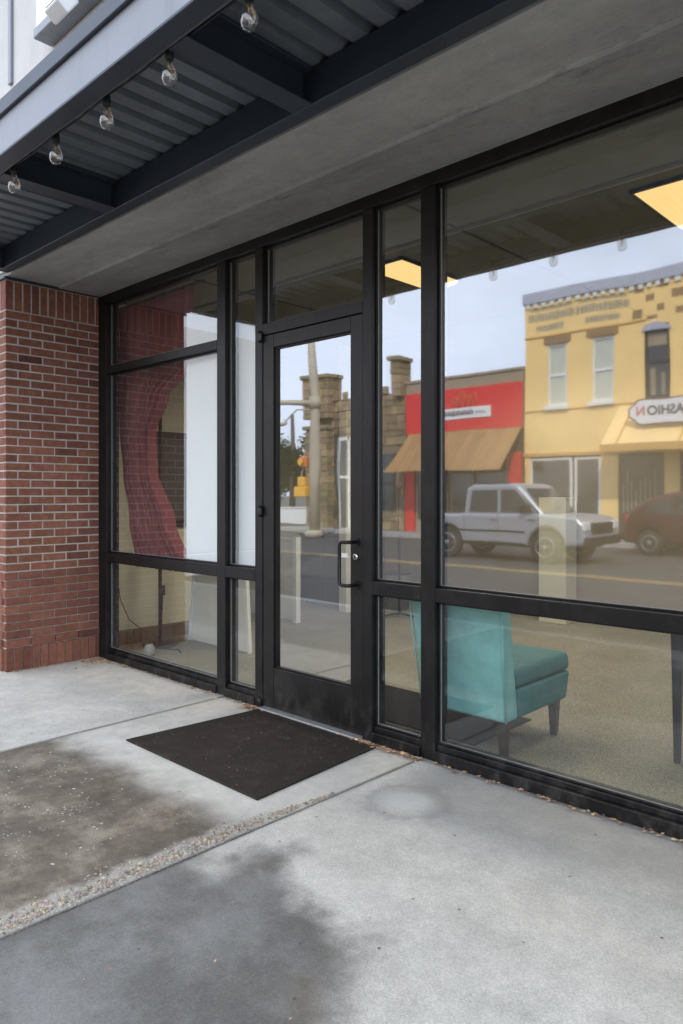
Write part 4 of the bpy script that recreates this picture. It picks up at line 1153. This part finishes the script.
# maroon minivan, its tail to the left
VY, VX = -16.1, -8.14
vn = thing('minivan', 'dark maroon minivan parked at the far kerb, mirrored at the right edge', 'minivan', (VX + 2.4, VY - .95, ROAD))
def q(pts): return [(VX + x, ROAD + z) for x, z in pts]
body = [(4.80, .35), (4.90, .55), (4.88, .80), (4.72, .95), (4.0, 1.10), (3.75, 1.16), (3.05, 1.62), (2.6, 1.72), (1.9, 1.73), (1.35, 1.68), (.93, 1.585), (.68, 1.50), (.48, 1.39), (.33, 1.26), (.2, 1.13), (.1, .98), (.05, .85), (.0, .62), (.02, .42), (.10, .32)]
fa = [(.76 + .37 * math.cos(a), .33 + .37 * math.sin(a)) for a in [PI - PI * k / 10 for k in range(11)]]
ra = [(3.95 + .37 * math.cos(a), .33 + .37 * math.sin(a)) for a in [PI - PI * k / 10 for k in range(11)]]
poly = body + [(.38, .30)] + fa[1:-1] + [(1.14, .30), (3.57, .30)] + ra[1:-1] + [(4.33, .30)]
MB().prism(q(poly), 'y', VY - 1.9, VY, .14, seg=5).build('body', M['maroon_paint'], vn, smooth=False)
side_window(vn, q([(.62, 1.10), (.78, 1.36), (1.05, 1.47), (1.42, 1.53), (1.42, 1.10)]), VY - .001)
side_window(vn, q([(1.50, 1.10), (1.50, 1.54), (2.40, 1.57), (2.40, 1.10)]), VY - .001)
side_window(vn, q([(2.48, 1.10), (2.48, 1.57), (2.85, 1.52), (3.50, 1.10)]), VY - .001)
ww = MB(); ww.quad([(VX + .30, VY - 1.6, ROAD + 1.25), (VX + .30, VY - .3, ROAD + 1.25), (VX + .655, VY - .34, ROAD + 1.505), (VX + .655, VY - 1.56, ROAD + 1.505)]); ww.build('rear_window', M['car_glass'], vn)
for wx in (.76, 3.95):
    wheel(vn, VX + wx, VY - .015, ROAD + .33, .33, .22); wheel(vn, VX + wx, VY - 1.66, ROAD + .33, .33, .22)
MB().box(VX + 4.78, VX + 4.9, VY - .40, VY - .12, ROAD + .66, ROAD + .80, .02).build('headlight', M['lamp_clear'], vn)
MB().box(VX + .10, VX + .30, VY - .14, VY - .02, ROAD + .80, ROAD + 1.08, .03, seg=2).build('tail_light', M['lamp_red'], vn)
MB().box(VX - .06, VX + .25, VY - 1.82, VY - .06, ROAD + .40, ROAD + .60, .05, seg=3).build('bumper', M['maroon_paint'], vn)
for dx in (1.62, 2.52): MB().box(VX + dx, VX + dx + .18, VY + .001, VY + .028, ROAD + .98, ROAD + 1.01, .008).build('door_handle', M['maroon_paint'], vn)
for dx in (1.46, 2.44): MB().box(VX + dx - .006, VX + dx + .006, VY - .002, VY + .002, ROAD + .4, ROAD + 1.1).build('door_gap', M['black_metal'], vn)
MB().box(VX + 1.2, VX + 3.5, VY - .002, VY + .012, ROAD + .62, ROAD + .68, .004).build('side_moulding', M['black_metal'], vn)
MB().box(VX + 3.30, VX + 3.46, VY - .02, VY + .16, ROAD + 1.12, ROAD + 1.25, .03, seg=2).build('wing_mirror', M['maroon_paint'], vn)
MB().box(VX + .3, VX + 4.6, VY - 1.7, VY - .25, ROAD + .26, ROAD + .5).build('chassis', M['black_metal'], vn)

# tall white box truck at our kerb, beyond the pillar, its rear towards us
BX1, BTY = -11.0, -3.98
bt = thing('box_truck', 'rear of a tall white box truck mirrored in the panes left of the door', 'truck', (-13.5, -5, ROAD))
MB().box(-16.2, BX1, BTY - 2.08, BTY, .42, 4.5, .02).build('cargo_box', M['truck_white'], bt)
MB().box(BX1 - .3, BX1 + .02, BTY - 2.08, BTY, .02, .415, .02).build('lift_gate', M['truck_white'], bt)
MB().box(-16.15, BX1 - .35, BTY - 2.0, BTY - .08, .10, .418).build('chassis', M['black_metal'], bt)
cbp = [(-18.3, .1), (-18.35, .9), (-18.0, 1.35), (-17.4, 2.35), (-16.25, 2.4), (-16.25, .1)]
cbo = MB().prism(cbp, 'y', BTY - 1.95, BTY - .13, .06, seg=3).build('cab', M['truck_white'], bt)
MB().prism([(-17.75, 1.40), (-17.3, 2.15), (-16.6, 2.15), (-16.6, 1.40)], 'y', BTY - .129, BTY - .123).build('side_window', M['car_glass'], cbo)
for wx in (-17.5, -12.6):
    wheel(bt, wx, BTY - .10, ROAD + .42, .42, .26); wheel(bt, wx, BTY - 1.75, ROAD + .42, .42, .26)

# ------------------------------------------------------------------ render settings
S.render.engine = 'CYCLES'
S.cycles.use_denoising = True
S.cycles.max_bounces = 10; S.cycles.diffuse_bounces = 4; S.cycles.glossy_bounces = 5; S.cycles.transparent_max_bounces = 16; S.cycles.transmission_bounces = 6
S.cycles.caustics_reflective = False; S.cycles.caustics_refractive = False
S.cycles.sample_clamp_indirect = 8
S.view_settings.view_transform = 'Standard'; S.view_settings.look = 'None'; S.view_settings.exposure = 0; S.view_settings.gamma = 1
bpy.context.view_layer.update()
